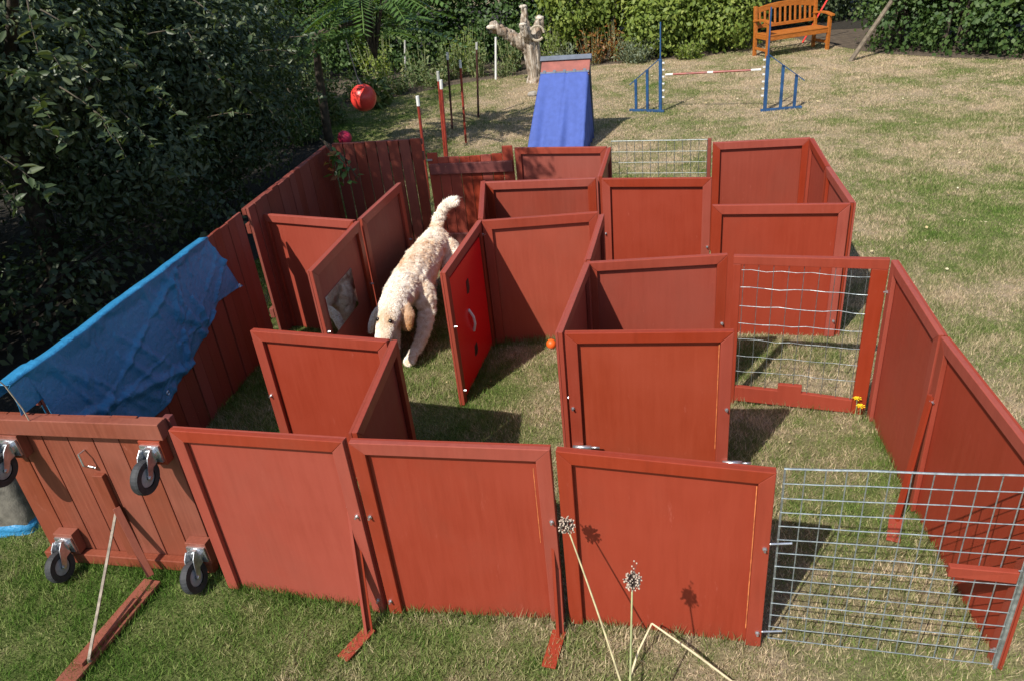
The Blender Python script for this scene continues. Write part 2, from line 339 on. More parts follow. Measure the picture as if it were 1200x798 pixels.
TF, TB = C((420, 257)), C((467, 214)); P['TA'] = panel('brownish red panel on the far side of the mirror panel beside the dog', TF, TB, paint='board_red', bolts=((1, .5),))
P['RD'] = panel('red framed panel carrying a glossy bright red sheet beside the dog', COR['RedF'], COR['RedB'], bolts=((0, .6), (0, .12), (1, .9)))
P1R = C((701, 248)); P['P1'] = panel('large red framed panel behind the glossy red sheet', COR['RedB']+[.02, -.01, 0], P1R, paint='fresh_red', bolts=())
LB0, LB1 = C((687, 305)), C((704, 251)); P['LB'] = panel('narrow-looking red side panel joining the two middle cross panels', LB0, LB1, bolts=())
ML0, ML1 = C((653, 390)), C((687, 307)); P['ML'] = panel('red side panel with an orange ball at its far foot', ML0, ML1, bolts=((0, .6),))
M1L, M1R = C((661, 388)), C((861, 386)); P['M1'] = panel('red framed panel with two steel pins near its foot', M1L, M1R, paint='fresh_red', bolts=((0, .55), (1, .55)))
M2L, M2R = C((687, 307)), C((853, 297)); P['M2'] = panel('red framed panel next to the wire gate with a shadow across one end', M2L, M2R, bolts=((1, .55),))
R12 = C((1108, 393)); R2E = at(1171, 786); R2E[2] = .985
P['R1'] = panel('red side panel of the long side wall beside the wire gate', COR['R1L'], R12, bolts=((0, .85),))
P['R2'] = panel('red side panel of the long side wall striped by the mesh shadow', R12+[.003, -.004, 0], R2E, bolts=((1, .1),))
QL0 = C((562, 256)); QL1 = C((565, 212))
P['QS'] = panel('red panel standing edge-on behind the glossy red sheet panel', QL0, QL1, bolts=((0, .6),))
P['Q1'] = panel('red framed panel in the row just behind the large middle panel', C((568, 213)), C((699, 208)), paint='old_red', bolts=((1, .5),))
P['Q2'] = panel('red framed panel in front of the far wire mesh', C((705, 209)), C((835, 208)), bolts=((0, .55), (1, .45)))
P['S1'] = panel('far red framed panel with leaf shadows in front of the blue ramp', C((603, 173)), C((712, 172)), paint='old_red', bolts=())
P['SS'] = panel('red side panel closing the bay in front of the blue ramp', C((702, 207)), C((713, 173)), bolts=())
P['B1'] = panel('red framed panel in front of the far corner bay', C((834, 240)), COR['B1R'], bolts=((0, .5), (0, .08), (1, .62), (1, .14)))
P['B2'] = panel('far red framed panel closing the corner beside the wire mesh', C((835, 167)), C((950, 161)), paint='old_red', bolts=())
BM = (C((952, 162))+COR['B1R'])/2
P['B3'] = panel('red side panel at the far end of the outer side wall', C((952, 162)), BM, bolts=())
P['B4'] = panel('red side panel of the outer side wall casting shade on the lawn', BM, COR['B1R']+[.02, -.01, 0], bolts=())
def inv(g, p):
    M = Matrix.Translation(g.location) @ Matrix.Rotation(g.rotation_euler.z, 4, 'Z'); return M.inverted() @ Vector(p)
# mirror, red sheet, pins, scars
g = P['MI']; q = [inv(g, on_wall(x, y, MF, MB_)) for x, y in ((383, 346), (411, 317), (417, 382), (391, 394))]
xa, xb, za, zb = min(p.x for p in q), max(p.x for p in q), q[3].z, q[0].z
obj('mirror', MB().box(xa, xb, -.006, -.001, za, zb), MT['mirror'], g)
g = P['RD']; L = (Vector(COR['RedB']).xy-Vector(COR['RedF']).xy).length; H = COR['RedF'][2]
rs = obj('red_sheet', MB().box(.075, L-.075, -.012, -.002, .03, H-.085), MT['gloss_red'], g)
for (x, y, dx, dz, nm, mt) in ((546, 336, .065, .10, 'cutout', 'black_plastic'), (556, 409, .075, .085, 'cutout', 'black_plastic'), (550, 376, .030, .19, 'handle', 'white_plastic')):
    c = inv(g, on_wall(x, y, COR['RedF'], COR['RedB']))
    if nm == 'handle': b = MB().tube([(c.x-.02, -.014, c.z+dz/2), (c.x, -.035, c.z+.03), (c.x+.012, -.035, c.z-.03), (c.x+.03, -.014, c.z-dz/2)], .009, 8)
    else: b = MB().prism([(c.x-dx/2, c.z-dz*.4), (c.x+dx*.1, c.z-dz/2), (c.x+dx/2, c.z-dz*.2), (c.x+dx*.4, c.z+dz/2), (c.x-dx*.3, c.z+dz*.45)], -.0145, -.011)
    obj(nm, b, MT[mt], rs)
bare_edge(P['F3'], (Vector(COR['F3R'])-Vector(COR['F3L'])).xy.length-.070, .12, COR['F3R'][2]-.07); bare_edge(P['M1'], (M1R-M1L)[0]/math.cos(P['M1'].rotation_euler.z)-.072, .30, .93); bare_edge(P['F2'], .872*(Vector(COR['F2R'])-Vector(COR['F2L'])).xy.length+.03, .5, .9, w_=.002)
g = P['M1']
for x, y in ((672, 519), (846, 537)):
    c = inv(g, on_wall(x, y, M1L, M1R)); p = MB().tube([(c.x, -.036, c.z), (c.x+.10, -.036, c.z)], .013, 8).tube([(c.x+.10, -.036, c.z), (c.x+.145, -.036, c.z)], .007, 8)
    obj('hinge_pin', p, MT['steel'], g, smooth=True)
# ------------------------------------------------------------------ wire panels
def wire(parent, a, b, r, mt, sag=0, n=6):
    a, b = Vector(a), Vector(b)
    pts = [a.lerp(b, i/n) + Vector((0, random.uniform(-sag, sag), random.uniform(-sag, sag) if 0 < i < n else 0)) for i in range(n+1)] if sag else [a, b]
    return obj('wire', MB().tube(pts, r, 5), MT[mt], parent)
A, B = Vector(COR['F3R']), Vector(R2E); A = A+Vector((.03, 0, 0)); L = (B-A).xy.length-.03
g = thing('mesh_panel', 'open galvanised square-mesh panel closing the front of the side run', 'mesh panel', (A.x, A.y, 0), math.atan2(B.y-A.y, B.x-A.x))
za, zb = A.z-.004, 1.0
NX, NZ = 12, 13
for i in range(NX+1):
    x = L*i/NX; zt = za+(zb-za)*i/NX; wire(g, (x, .004, .035), (x, .004, zt), .0023 if i not in (0, NX) else .0042, 'galvanised', .0016)
for k in range(NZ+1):
    f = k/NZ; wire(g, (-.004, 0, .035+(za-.035)*f), (L+.004, 0, .035+(zb-.035)*f), .0023 if k != NZ else .0042, 'galvanised', .0018)
c0, c1 = inv(g, on_wall(1110, 663, A, B)), inv(g, on_wall(1192, 666, A, B))
obj('batten', MB().box(c0.x, c1.x, -.03, -.006, c0.z-.028, c0.z+.025, j=.002), MT['red_frame'], g, bevel=.003)
obj('hinge_rod', MB().tube([(L+.006, -.008, .02), (L+.006, -.008, .9)], .008, 8), MT['galvanised'], g)
for z in (.10, .60): obj('hook', MB().tube([(-.055, -.02, z), (-.03, -.03, z+.004), (.05, -.012, z)], .0045, 6), MT['steel'], g)
A, B = Vector(COR['GL']), Vector(COR['GR']); L = (B-A).xy.length
g = thing('wire_gate', 'red timber frame strung with wavy wires between panel and side wall', 'wire gate', (A.x, A.y, 0), math.atan2(B.y-A.y, B.x-A.x))
obj('top_rail', MB().prism([(0, A.z-.05), (L, B.z-.06), (L, B.z), (0, A.z)], -.02, .016), MT['red_frame'], g, bevel=.003)
obj('stile', MB().box(0, .045, -.018, .014, 0, A.z-.051), MT['red_frame'], g, bevel=.003)
obj('stile', MB().prism([(L-.085, .01), (L-.008, .01), (L, B.z-.061), (L-.085, B.z-.059)], -.019, .015), MT['red_frame'], g, bevel=.003)
obj('bottom_rail', MB().prism([(.046, .03), (L-.086, .015), (L-.086, .105), (.30+.14, .125), (.44, .175), (.30, .175), (.30, .13), (.046, .135)], -.017, .013), MT['red_paint'], g, bevel=.003)
for z in (.93, .82, .70, .585, .47, .36, .25): wire(g, (.02, -.006, z), (L-.06, -.006, z-.012), .0021 if .5 < z < .9 else .0014, 'galvanised', .006, 9)
for i in range(9): x = .06+(L-.16)*i/8; wire(g, (x, -.001, .10), (x, -.001, A.z-.03), .0020, 'dark_wire', .005, 7)
A, B = Vector(C((716, 166))), Vector(C((829, 164))); L = (B-A).xy.length
g = thing('mesh_panel', 'fine grey wire mesh panel at the far end of the maze', 'mesh panel', (A.x, A.y, 0), math.atan2(B.y-A.y, B.x-A.x))
for i in range(13): x = L*i/12; wire(g, (x, .003, .02), (x, .003, 1.0), .0028, 'dark_wire', .0015)
for k in range(11): z = .02+.98*k/10; wire(g, (0, 0, z), (L, 0, z), .0028 if k < 10 else .005, 'dark_wire', .0018)
obj('post', MB().box(L+.004, L+.035, -.02, .015, 0, 1.01), MT['board_red'], g, bevel=.003)
# ------------------------------------------------------------------ steel props
def prop(label, top, foot, end, z, wall=None):
    f = at(*foot); tp = at(*top, z) if wall is None else on_wall(*top, *wall)+np.array([-.03, 0, 0])
    g = thing('panel_prop', label, 'panel prop', tuple(f), 0, 'props holding the panels upright')
    d = Vector(at(*end))-Vector(f); t_ = Vector(tp)-Vector(f)
    obj('strut', MB().bar((0, 0, 0), t_, .035, .012, up=(1, 0, 0)), MT['red_paint'], g)
    obj('flange', MB().bar((.014, .010, .01), t_+Vector((.014, .010, 0)), .008, .03, up=(1, 0, 0)), MT['red_frame'], g)
    a = d.normalized(); obj('foot', MB().bar(-a*.03+Vector((0, 0, .016)), d+Vector((0, 0, .013)), .062, .010), MT['red_paint'], g, bevel=.002)
    bolt(g, t_.x, t_.y-.012, t_.z-.02)
prop('red steel prop with angled foot between the first two front panels', (407, 584), (430, 744), (402, 774), .66)
prop('upright red steel prop with flat foot by the drooping seed head', (644, 588), (654, 748), (643, 784), .67)
prop('red steel prop leaning against the inside of the side wall', (1098, 463), (1049, 612), (1046, 636), .64, (COR['R1L'], R12))
# ------------------------------------------------------------------ plank fences (left and far side)
def fence(label, A, B, h, bw=.105, gap=.006, mt='board_red', rails=(.2, .85), cap=True, ragged=.006):
    A, B = Vector(A), Vector(B); L = (B-A).xy.length
    g = thing('plank_fence', label, 'plank fence', (A.x, A.y, 0), math.atan2(B.y-A.y, B.x-A.x), 'plank fence sections round the maze'); n = max(2, round(L/(bw+gap))); s = L/n
    for i in range(n):
        hh = h+random.uniform(-ragged, ragged); yy = random.uniform(-.004, .004)
        obj('board', MB().box(i*s+gap/2, (i+1)*s-gap/2, -.011+yy, .011+yy, random.uniform(0, .02), hh, j=.0015), MT[mt], g, bevel=.003)
    for z in rails: obj('rail', MB().box(.0, L, .016, .05, h*z-.04, h*z+.04), MT[mt], g, bevel=.003)
    if cap: obj('cap_rail', MB().box(0, L, .016, .05, h-.06, h-.008), MT[mt], g, bevel=.003)
    return g
FZ = 1.12
fA, fB, fC, fD = np.array([-2.385, 3.33, 0]), np.array([-2.13, 4.43, 0]), np.array([-1.905, 5.50, 0]), np.array([-1.88, 5.60, 0])
fE = at(386, 169, FZ); fF = at(493, 163, FZ)
fence('dark plank fence section lying under the blue tarpaulin by the castor panel', fA, fB, FZ, gap=.003, cap=False)
fence('dark plank fence section half covered by the far end of the tarpaulin', fB+[.002, .008, 0], fC, FZ, gap=.003, cap=False)
fence('dark plank fence section behind the corner panel under the trees', fD, fE, FZ, gap=.004)
fence('dark plank fence with light gaps across the far shaded corner', fE+[.02, 0, 0], fF, FZ, bw=.10, gap=.010)
A, B = Vector(C((500, 181), .99)), Vector(C((601, 176), .99)); L = (B-A).xy.length
g = thing('picket_panel', 'red picket panel with uneven boards and a dark crosspiece behind the dog', 'picket panel', (A.x, A.y, 0), math.atan2(B.y-A.y, B.x-A.x))
for i, hh in enumerate((1.0, .955, .955, .95, .955, .96, .965, 1.03)):
    s = L/8; obj('board', MB().box(i*s+.0025, (i+1)*s-.0025, -.010, .010, random.uniform(0, .02), hh, j=.0015), MT['red_paint'], g, bevel=.003)
obj('rail', MB().box(.02, L-.01, -.04, -.012, .80, .90, j=.002), MT['dark_rail'], g, bevel=.004)
obj('rail', MB().box(.02, L-.01, -.04, -.012, .10, .21, j=.002), MT['dark_rail'], g, bevel=.004)
obj('hinge', MB().box(.0, .05, -.022, -.0105, .93, .945), MT['steel'], g)
# ------------------------------------------------------------------ castor panel
A, B = Vector(at(-22, 484, .96)), Vector(at(191, 491, .96)); L = (B-A).xy.length; HC = .96
g = thing('castor_panel', 'plank trolley stood on edge with four castor wheels facing out', 'trolley', (A.x, A.y, 0), math.atan2(B.y-A.y, B.x-A.x))
n = 7; s = L/n
for i in range(n): obj('board', MB().box(i*s+.003, (i+1)*s-.003, .0, .022, .035, HC-.004+random.uniform(-.003, .003), j=.001), MT['cart_red'], g, bevel=.002)
obj('top_beam', MB().box(0, L+.004, -.052, -.002, HC-.085, HC+.004, j=.001), MT['cart_red'], g, bevel=.004)
obj('bottom_beam', MB().box(0, L, -.050, -.002, .02, .085, j=.001), MT['cart_red'], g, bevel=.004)
obj('end_beam', MB().box(-.02, .012, .023, .06, .03, HC-.02), MT['cart_red'], g, bevel=.004)
obj('end_beam', MB().box(L-.03, L+.012, .023, .06, .03, HC-.01), MT['dark_rail'], g, bevel=.004)
obj('centre_batten', MB().bar((L*.53, -.016, .62), (L*.53, -.016, .03), .06, .028, up=(0, 1, 0)), MT['cart_red'], g, bevel=.003)
obj('hook', MB().tube([(L*.50, -.004, .76), (L*.50, -.045, .765), (L*.505, -.05, .70), (L*.505, -.02, .665)], .005, 6), MT['steel'], g)
obj('hook', MB().tube([(L*.49, -.012, .665), (L*.53, -.012, .66)], .006, 6), MT['steel'], g)
def castor(px, z, blk, twist):
    x = px*L
    k = obj('castor', MB().box(x-.05, x+.05, -.066, -.056, z-.04, z+.05), MT['steel'], g)
    obj('block', MB().box(x-.058, x+.058, -.0555, -.001, z-.065, z+.07), MT[blk], k, bevel=.003)
    M = Matrix.Translation((x, -.066, z)) @ Matrix.Rotation(twist, 4, 'Y')
    def tr(p): return M @ Vector(p)
    h = MB().tube([tr((0, 0, .01)), tr((0, -.018, .01))], .038, 14).tube([tr((0, -.018, .01)), tr((0, -.024, .01))], .026, 12)
    obj('swivel', h, MT['steel'], k, smooth=False)
    wc = Vector((0, -.085, -.065))
    fk = MB()
    for sx in (-1, 1):
        prof = [(-.012, .045), (-.03, .05), (-.06, .025), (-.075, -.01), (-.098, -.065), (-.085, -.08), (-.07, -.072), (-.045, -.035), (-.012, -.03)]
        nn = len(prof); v = [tr((sx*.024, y, z_)) for y, z_ in prof] + [tr((sx*.028, y, z_)) for y, z_ in prof]
        fk.add(v, [tuple(range(nn)), tuple(range(2*nn-1, nn-1, -1))] + [(i, i+nn, (i+1) % nn+nn, (i+1) % nn) for i in range(nn)])
    fk.tube([tr((-.034, wc.y, wc.z)), tr((.034, wc.y, wc.z))], .008, 8)
    obj('fork', fk, MT['steel'], k)
    def ring(r0, r1, w0, w1, n=28):
        v = []; f = []
        for (r_, w_) in ((r0, -w0), (r1*.96, -w1), (r1, -w1*.55), (r1, w1*.55), (r1*.96, w1), (r0, w0)):
            for i in range(n):
                a = 2*math.pi*i/n; v.append(tr((w_, wc.y+r_*math.cos(a), wc.z+r_*math.sin(a))))
        for j in range(5):
            for i in range(n): f.append((j*n+i, j*n+(i+1) % n, (j+1)*n+(i+1) % n, (j+1)*n+i))
        return MB().add(v, f)
    obj('tyre', ring(.048, .083, .018, .019), MT['rubber'], k, smooth=False)
    hub = ring(.012, .0475, .017, .0130); obj('rim', hub, MT['wheel_grey'], k)
castor(.145, .80, 'cart_red', .06); castor(.925, .80, 'fresh_red', .0); castor(.18, .160, 'cart_red', -.12); castor(.955, .160, 'cart_red', -.18)
# prop board on the grass
a, b = Vector(at(181, 684)), Vector(at(72, 812)); a.z = b.z = 0
g2 = thing('prop_board', 'weathered red board lying on the grass with metal stay to the trolley', 'board', tuple(a))
d = (b-a); obj('ground_board', MB().bar((0, 0, .022), d+Vector((0, 0, .022)), .10, .022), MT['cart_red'], g2, bevel=.003)
obj('top_strip', MB().bar(d*.22+Vector((.006, 0, .044)), d*.82+Vector((.006, 0, .044)), .05, .02), MT['cart_red'], g2, bevel=.003)
st = Vector(at(104, 772, .05))-a; tp = Vector(on_wall(136, 600, A+Vector((0, -.03, 0)), B+Vector((0, -.03, 0))))-a
obj('stay', MB().bar(st, tp, .013, .007).tube([st, st+Vector((0, 0, -.03))], .008, 6), MT['weathered_steel'], g2)
obj('strap', MB().bar(Vector((0, .0, .06)), tp+Vector((.01, 0, .03)), .035, .018), MT['cart_red'], g2, bevel=.002)
# ------------------------------------------------------------------ tarpaulin over the fence
def vnoise(x, y, s, seed=0):
    return sum(math.sin(x*s*(1.7**k)*math.cos(a)+y*s*(1.7**k)*math.sin(a)+a*9+seed)/(1.5**k) for k, a in enumerate((.3, 1.4, 2.5, .9, 2.0)))/2.6
fdir = unit((fC-fA)); fn = np.array([fdir[1], -fdir[0], 0])       # fn points inside the maze
def W(px, py): p = on_wall(px, py, fA+fn*.03, fC+fn*.03); return np.array([(p-fA) @ fdir, p[2]])
topc = [np.array([-.17, FZ+.026]), W(238, 268)]; topc[1][1] = FZ+.028
low = [np.array([-.17, .972]), np.array([-.018, .968]), np.array([.012, .35]), np.array([.25, .12]), W(178, 492), W(192, 480), W(208, 452), W(226, 420), W(243, 388), W(256, 354), W(281, 335)]
lt = [0, .06, .09, .28, .5, .58, .66, .76, .85, .93, 1.0]
NU, NV = 170, 120; V = []; F = []
CREASE = []
for k in range(60):
    a_ = random.choice((.25, .5, .75, 2.2, 2.6))+random.gauss(0, .28); n0, n1 = math.cos(a_), math.sin(a_); x_, z_ = random.uniform(0, 2.2), random.uniform(.1, 1.1)
    CREASE.append((random.choice((-1, 1))*random.uniform(.22, .55), n0, n1, x_*n0+z_*n1, random.uniform(.012, .050)))
for i in range(NU+1):
    u = i/NU; k = max(j for j in range(len(lt)-1) if lt[j] <= u+1e-9); f = (u-lt[k])/(lt[k+1]-lt[k]); lo = low[k]*(1-f)+low[k+1]*f
    up = topc[0]*(1-u)+topc[1]*u
    for j in range(NV+1):
        v = j/NV
        if v < .22:                                   # over the top and down the outer face
            q = 1-v/.22; p = up.copy(); drop = (.55 if up[0] > .06 else .10)*q; off = -.016-.058*min(1, max(0, (q-.13)/.14))
            z = p[1]-drop; s_ = p[0]
        else:
            q = (v-.22)/.78; s_, z = up*(1-q)+lo*q; off = .028+.012*math.sin(q*3)
        wr = sum(a_*min(abs(s_*n0+z*n1-c_), w_) for a_, n0, n1, c_, w_ in CREASE)+.014*vnoise(s_*.8, z*.5, 4)+.002*vnoise(s_, z, 48, 3)
        wr *= min(1, abs(v-.22)*9+.12); off += max(0, .030+wr) if v >= .22 else -abs(wr)*.5
        dz = .006*vnoise(s_, 0, 9, 5)
        p = fA+fdir*s_+fn*off; V.append((p[0], p[1], z+dz))
for i in range(NU):
    for j in range(NV): k = i*(NV+1)+j; F.append((k, k+1, k+NV+2, k+NV+1))
g = thing('tarpaulin', 'crumpled blue tarpaulin draped over the dark plank fence', 'tarpaulin', tuple(fA))
me = MB().add([tuple(np.array(p)-fA) for p in V], F).mesh('sheet', MT['tarp_blue'], True); o = obj('sheet', me, parent=g)
sd = o.modifiers.new('thick', 'SOLIDIFY'); sd.thickness = .002
for x, y in ((281, 335), (197, 448+12)):
    p = on_wall(x, y, fA+fn*.07, fC+fn*.07)-fA; M = Matrix.Translation(p) @ Matrix.Rotation(math.atan2(fn[1], fn[0]), 4, 'Z')
    ev = MB(); v = [M @ Vector((0, r*math.cos(a), r*math.sin(a))) for r in (.008, .016) for a in np.arange(12)*math.pi/6] + [M @ Vector((.004, .012*math.cos(a), .012*math.sin(a))) for a in np.arange(12)*math.pi/6]
    ev.add(v, [(i, (i+1) % 12, 24+(i+1) % 12, 24+i) for i in range(12)] + [(24+i, 24+(i+1) % 12, 12+(i+1) % 12, 12+i) for i in range(12)]); obj('eyelet', ev, MT['steel'], g)
rp = [on_wall(x, y, fA+fn*.10, fC+fn*.10)-fA for x, y in ((-4, 444), (6, 452), (16, 465), (26, 478), (34, 492))]
obj('cord', MB().tube(rp, .003, 6), MT['rope'], g)
# outer end of the tarpaulin behind the trolley, modelled as a bundle
b0 = at(24, 604); g = thing('flap', 'grey-brown crumpled tarpaulin sack with blue hem behind the trolley', 'flap', tuple(b0))
bm = MB(); nA, nZ = 28, 10; v = []; f = []
for k in range(nZ+1):
    for i in range(nA):
        a = 2*math.pi*i/nA; z = .42*k/nZ; sq = 1/max(abs(math.cos(a)), abs(math.sin(a)))**.75
        r = (.17-.04*(k/nZ)**2)*sq*(1+.09*vnoise(a*2, z*8, 3)); v.append((r*1.1*math.cos(a), r*math.sin(a), z))
for k in range(nZ):
    for i in range(nA): f.append((k*nA+i, k*nA+(i+1) % nA, (k+1)*nA+(i+1) % nA, (k+1)*nA+i))
f.append(tuple(nZ*nA+i for i in range(nA))); obj('flap_body', bm.add(v, f), MT['flap_grey'], g, smooth=True)
v2 = [(x*1.07, y*1.07, z*.33) for x, y, z in v[:nA*6]]; obj('blue_hem', MB().add(v2, [q for q in f[:5*nA]]), MT['tarp_blue'], g, smooth=True)
# ------------------------------------------------------------------ dog
def blob(name, beads, voxel, mt, smooth_it=6, parent=None, disp=None):
    """union of overlapping tapered bead chains, remeshed into one continuous skin"""
    b = MB()
    for ch in beads:
        for (c0, r0), (c1, r1) in zip(ch[:-1], ch[1:]):
            c0, c1 = np.array(c0), np.array(c1); r0 = np.array(r0)*np.ones(3); r1 = np.array(r1)*np.ones(3)
            n = max(2, int(np.linalg.norm(c1-c0)/(min(r0.min(), r1.min())*.35)))
            for i in range(n+1):
                f = i/n; f = f*f*(3-2*f); b.ball(c0+(c1-c0)*i/n, r0+(r1-r0)*f, 14, 9)
    me = b.mesh(name, mt); o = bpy.data.objects.new(name, me); COL.objects.link(o)
    r = o.modifiers.new('r', 'REMESH'); r.mode = 'VOXEL'; r.voxel_size = voxel
    s = o.modifiers.new('s', 'SMOOTH'); s.iterations = smooth_it; s.factor = .5
    bpy.context.view_layer.update(); dg = bpy.context.evaluated_depsgraph_get(); me2 = bpy.data.meshes.new_from_object(o.evaluated_get(dg))
    o.modifiers.clear(); o.data = me2; me2.name = name; bpy.data.meshes.remove(me)
    if not me2.materials: me2.materials.append(mt)
    me2.polygons.foreach_set('use_smooth', [True]*len(me2.polygons))
    if disp:
        n = len(me2.vertices); co = np.zeros(n*3, np.float32); me2.vertices.foreach_get('co', co); co = co.reshape(-1, 3); no = np.zeros(n*3, np.float32); me2.vertices.foreach_get('normal', no); no = no.reshape(-1, 3)
        co += no*disp(co)[:, None]; me2.vertices.foreach_set('co', co.ravel()); me2.update()
    if parent: o.parent = parent
    return o
DO = np.array([-.67, 5.55, 0]); D = lambda x, y, z: np.array([x, y, z])-DO
dog = thing('dog', 'curly cream-coloured dog with raised tail sniffing between the panels', 'dog', tuple(DO))
E_ = lambda a, b, c: (a, b, c)
EY = lambda x, y, Y: at_y(x, y, Y)-DO
beads = [
 [(D(-.550, 6.06, .510), .118), (D(-.60, 5.85, .52), .120), (D(-.662, 5.58, .495), (.140, .145, .155)), (D(-.715, 5.34, .475), (.142, .145, .172)), (D(-.762, 5.17, .515), .118), (D(-.80, 5.04, .51), .105), (D(-.840, 4.92, .480), (.100, .098, .094))],
 [(D(-.845, 4.89, .465), .088), (D(-.872, 4.80, .410), .073), (D(-.890, 4.73, .368), (.064, .058, .052)), (D(-.898, 4.69, .350), .048)],
 [(D(-.635, 5.24, .43), .094), (D(-.615, 5.20, .30), .058), (D(-.665, 5.09, .15), .042), (D(-.745, 4.975, .055), .036), (D(-.775, 4.925, .033), (.047, .056, .034))],
 [(D(-.83, 5.26, .43), .10), (D(-.875, 5.22, .29), .064), (D(-.895, 5.14, .15), .045), (D(-.90, 5.08, .05), .040), (D(-.905, 5.04, .033), (.046, .054, .033))],
 [(D(-.47, 6.02, .43), .115), (D(-.44, 5.90, .30), .078), (D(-.425, 6.06, .175), .045), (D(-.44, 6.02, .06), .040), (D(-.45, 5.97, .034), (.046, .055, .034))],
 [(D(-.63, 6.06, .43), .115), (D(-.665, 5.98, .30), .075), (D(-.645, 6.18, .175), .043), (D(-.655, 6.14, .06), .038), (D(-.665, 6.09, .034), (.045, .054, .034))],
 [(D(-.545, 6.14, .57), .055), (D(-.515, 6.18, .66), .042), (D(-.455, 6.15, .76), .038), (D(-.385, 6.08, .835), .036), (D(-.335, 6.0, .865), .026)],
 [(EY(468, 353, 4.96), .036), (EY(474, 360, 4.94), (.036, .042, .042)), (EY(477.5, 369, 4.91), (.042, .046, .048)), (EY(477, 381, 4.89), (.034, .038, .036))],
 [(EY(444, 364, 4.98), .030), (EY(439, 371, 4.98), (.026, .038, .036)), (EY(436, 379, 4.97), (.022, .038, .038)), (EY(434, 386, 4.96), (.018, .028, .026))]]
body = blob('body', beads, .010, MT['dog_skin'], 4, dog, disp=lambda co: np.where(co[:, 1]+DO[1] < 5.03, .0015, .008)*np.sin(co[:, 0]*70+3*np.sin(co[:, 1]*31))*np.sin(co[:, 1]*64+2*np.sin(co[:, 2]*40))*np.sin(co[:, 2]*58))
obj('nose', MB().ball(D(-.905, 4.652, .355), (.024, .02, .018)), MT['dog_nose'], dog, smooth=True)
eyes = []
for px, py in ((443, 374.5), (457.5, 376.5)):
    d_ = Vector(ray(px, py)).normalized(); hit, loc, nrm_, _ = body.ray_cast(Vector((0, 0, CH))-Vector(DO), d_)
    e_ = np.array(loc if hit else EY(px, py, 4.84)); eyes.append(e_+DO); obj('eye', MB().ball(e_, .0155), MT['dog_eye'], dog, smooth=True)
eyes = np.array(eyes)
# coat: short curled tufts all over the skin
me = body.data; me.calc_loop_triangles(); nv = len(me.vertices)
co = np.zeros(nv*3, np.float32); me.vertices.foreach_get('co', co); co = co.reshape(-1, 3)
no = np.zeros(nv*3, np.float32); me.vertices.foreach_get('normal', no); no = no.reshape(-1, 3)
tri = np.zeros(len(me.loop_triangles)*3, np.int32); me.loop_triangles.foreach_get('vertices', tri); tri = tri.reshape(-1, 3)
ar = np.linalg.norm(np.cross(co[tri[:, 1]]-co[tri[:, 0]], co[tri[:, 2]]-co[tri[:, 0]]), axis=1); K = 110000
ti = RG.choice(len(tri), K, p=ar/ar.sum()); bc = RG.dirichlet((1, 1, 1), K)
pp = (co[tri[ti]]*bc[:, :, None]).sum(1); nn = unit((no[tri[ti]]*bc[:, :, None]).sum(1)); wp = pp+DO
head = (wp[:, 1] < 5.03) & (wp[:, 2] > .31); paw = wp[:, 2] < .07; muzz = head & (wp[:, 1] < 4.83)
flow = unit(np.array([.22, .95, -.55])*np.ones((K, 1))); flow = unit(flow-nn*(flow*nn).sum(1)[:, None]); sw = 1.05*np.sin(wp[:, 0]*61+2*np.sin(wp[:, 1]*37))*np.sin(wp[:, 1]*53+wp[:, 2]*47)+RG.normal(0, .35, K)
flow = unit(flow*np.cos(sw)[:, None]+np.cross(nn, flow)*np.sin(sw)[:, None])
LN = np.where(head, .010, .027)*RG.uniform(.6, 1.3, K); LN[paw] *= .5; LN[muzz] *= .75
de = np.linalg.norm(wp[:, None]-eyes[None], axis=2).min(1); LN[de < .030] *= .08
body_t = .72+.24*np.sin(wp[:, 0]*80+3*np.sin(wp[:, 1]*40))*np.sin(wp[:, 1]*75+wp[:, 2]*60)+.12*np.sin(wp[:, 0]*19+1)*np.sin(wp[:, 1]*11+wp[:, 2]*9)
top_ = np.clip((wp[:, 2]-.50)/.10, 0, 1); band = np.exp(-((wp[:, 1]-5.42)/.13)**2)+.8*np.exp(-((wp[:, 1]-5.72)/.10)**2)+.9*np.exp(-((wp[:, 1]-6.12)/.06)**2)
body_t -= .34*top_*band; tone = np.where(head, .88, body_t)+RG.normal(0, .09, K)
ear = (wp[:, 0] > -.765) & head & (wp[:, 2] < .50) & (wp[:, 1] < 4.99); tone[ear] = .06+np.clip((wp[ear, 2]-.38)/.16, 0, 1)*.34+RG.normal(0, .08, ear.sum()); LN[ear] = .030
tone[(de < .045) & head] -= .22; mid_f = muzz & (abs(wp[:, 0]+.872) < .03); tone[mid_f] -= .28
tail_ = wp[:, 2] > .66; tone[tail_] = .80+RG.normal(0, .1, tail_.sum())
sd_ = unit(np.cross(nn, flow)); lift = nn*.36
p0 = pp-nn*.002; p1 = pp+(lift+flow*.5)*LN[:, None]*.55; curl = RG.normal(0, .5, (K, 1)); p2 = pp+(lift*.75+flow*1.0+sd_*curl)*LN[:, None]
wd = np.where(head, .0020, .0023)[:, None]
V = np.stack([p0-sd_*wd, p0+sd_*wd, p1+sd_*wd*.8, p1-sd_*wd*.8, p2], 1).reshape(-1, 3); o5 = np.arange(K)[:, None]*5
F = np.concatenate([o5+[0, 1, 2], o5+[0, 2, 3], o5+[3, 2, 4]], 1).reshape(-1, 3)
obj('coat', fast_mesh('coat', V, F, MT['dog_coat'], np.repeat(np.clip(tone, 0, 1), 3)), parent=dog)
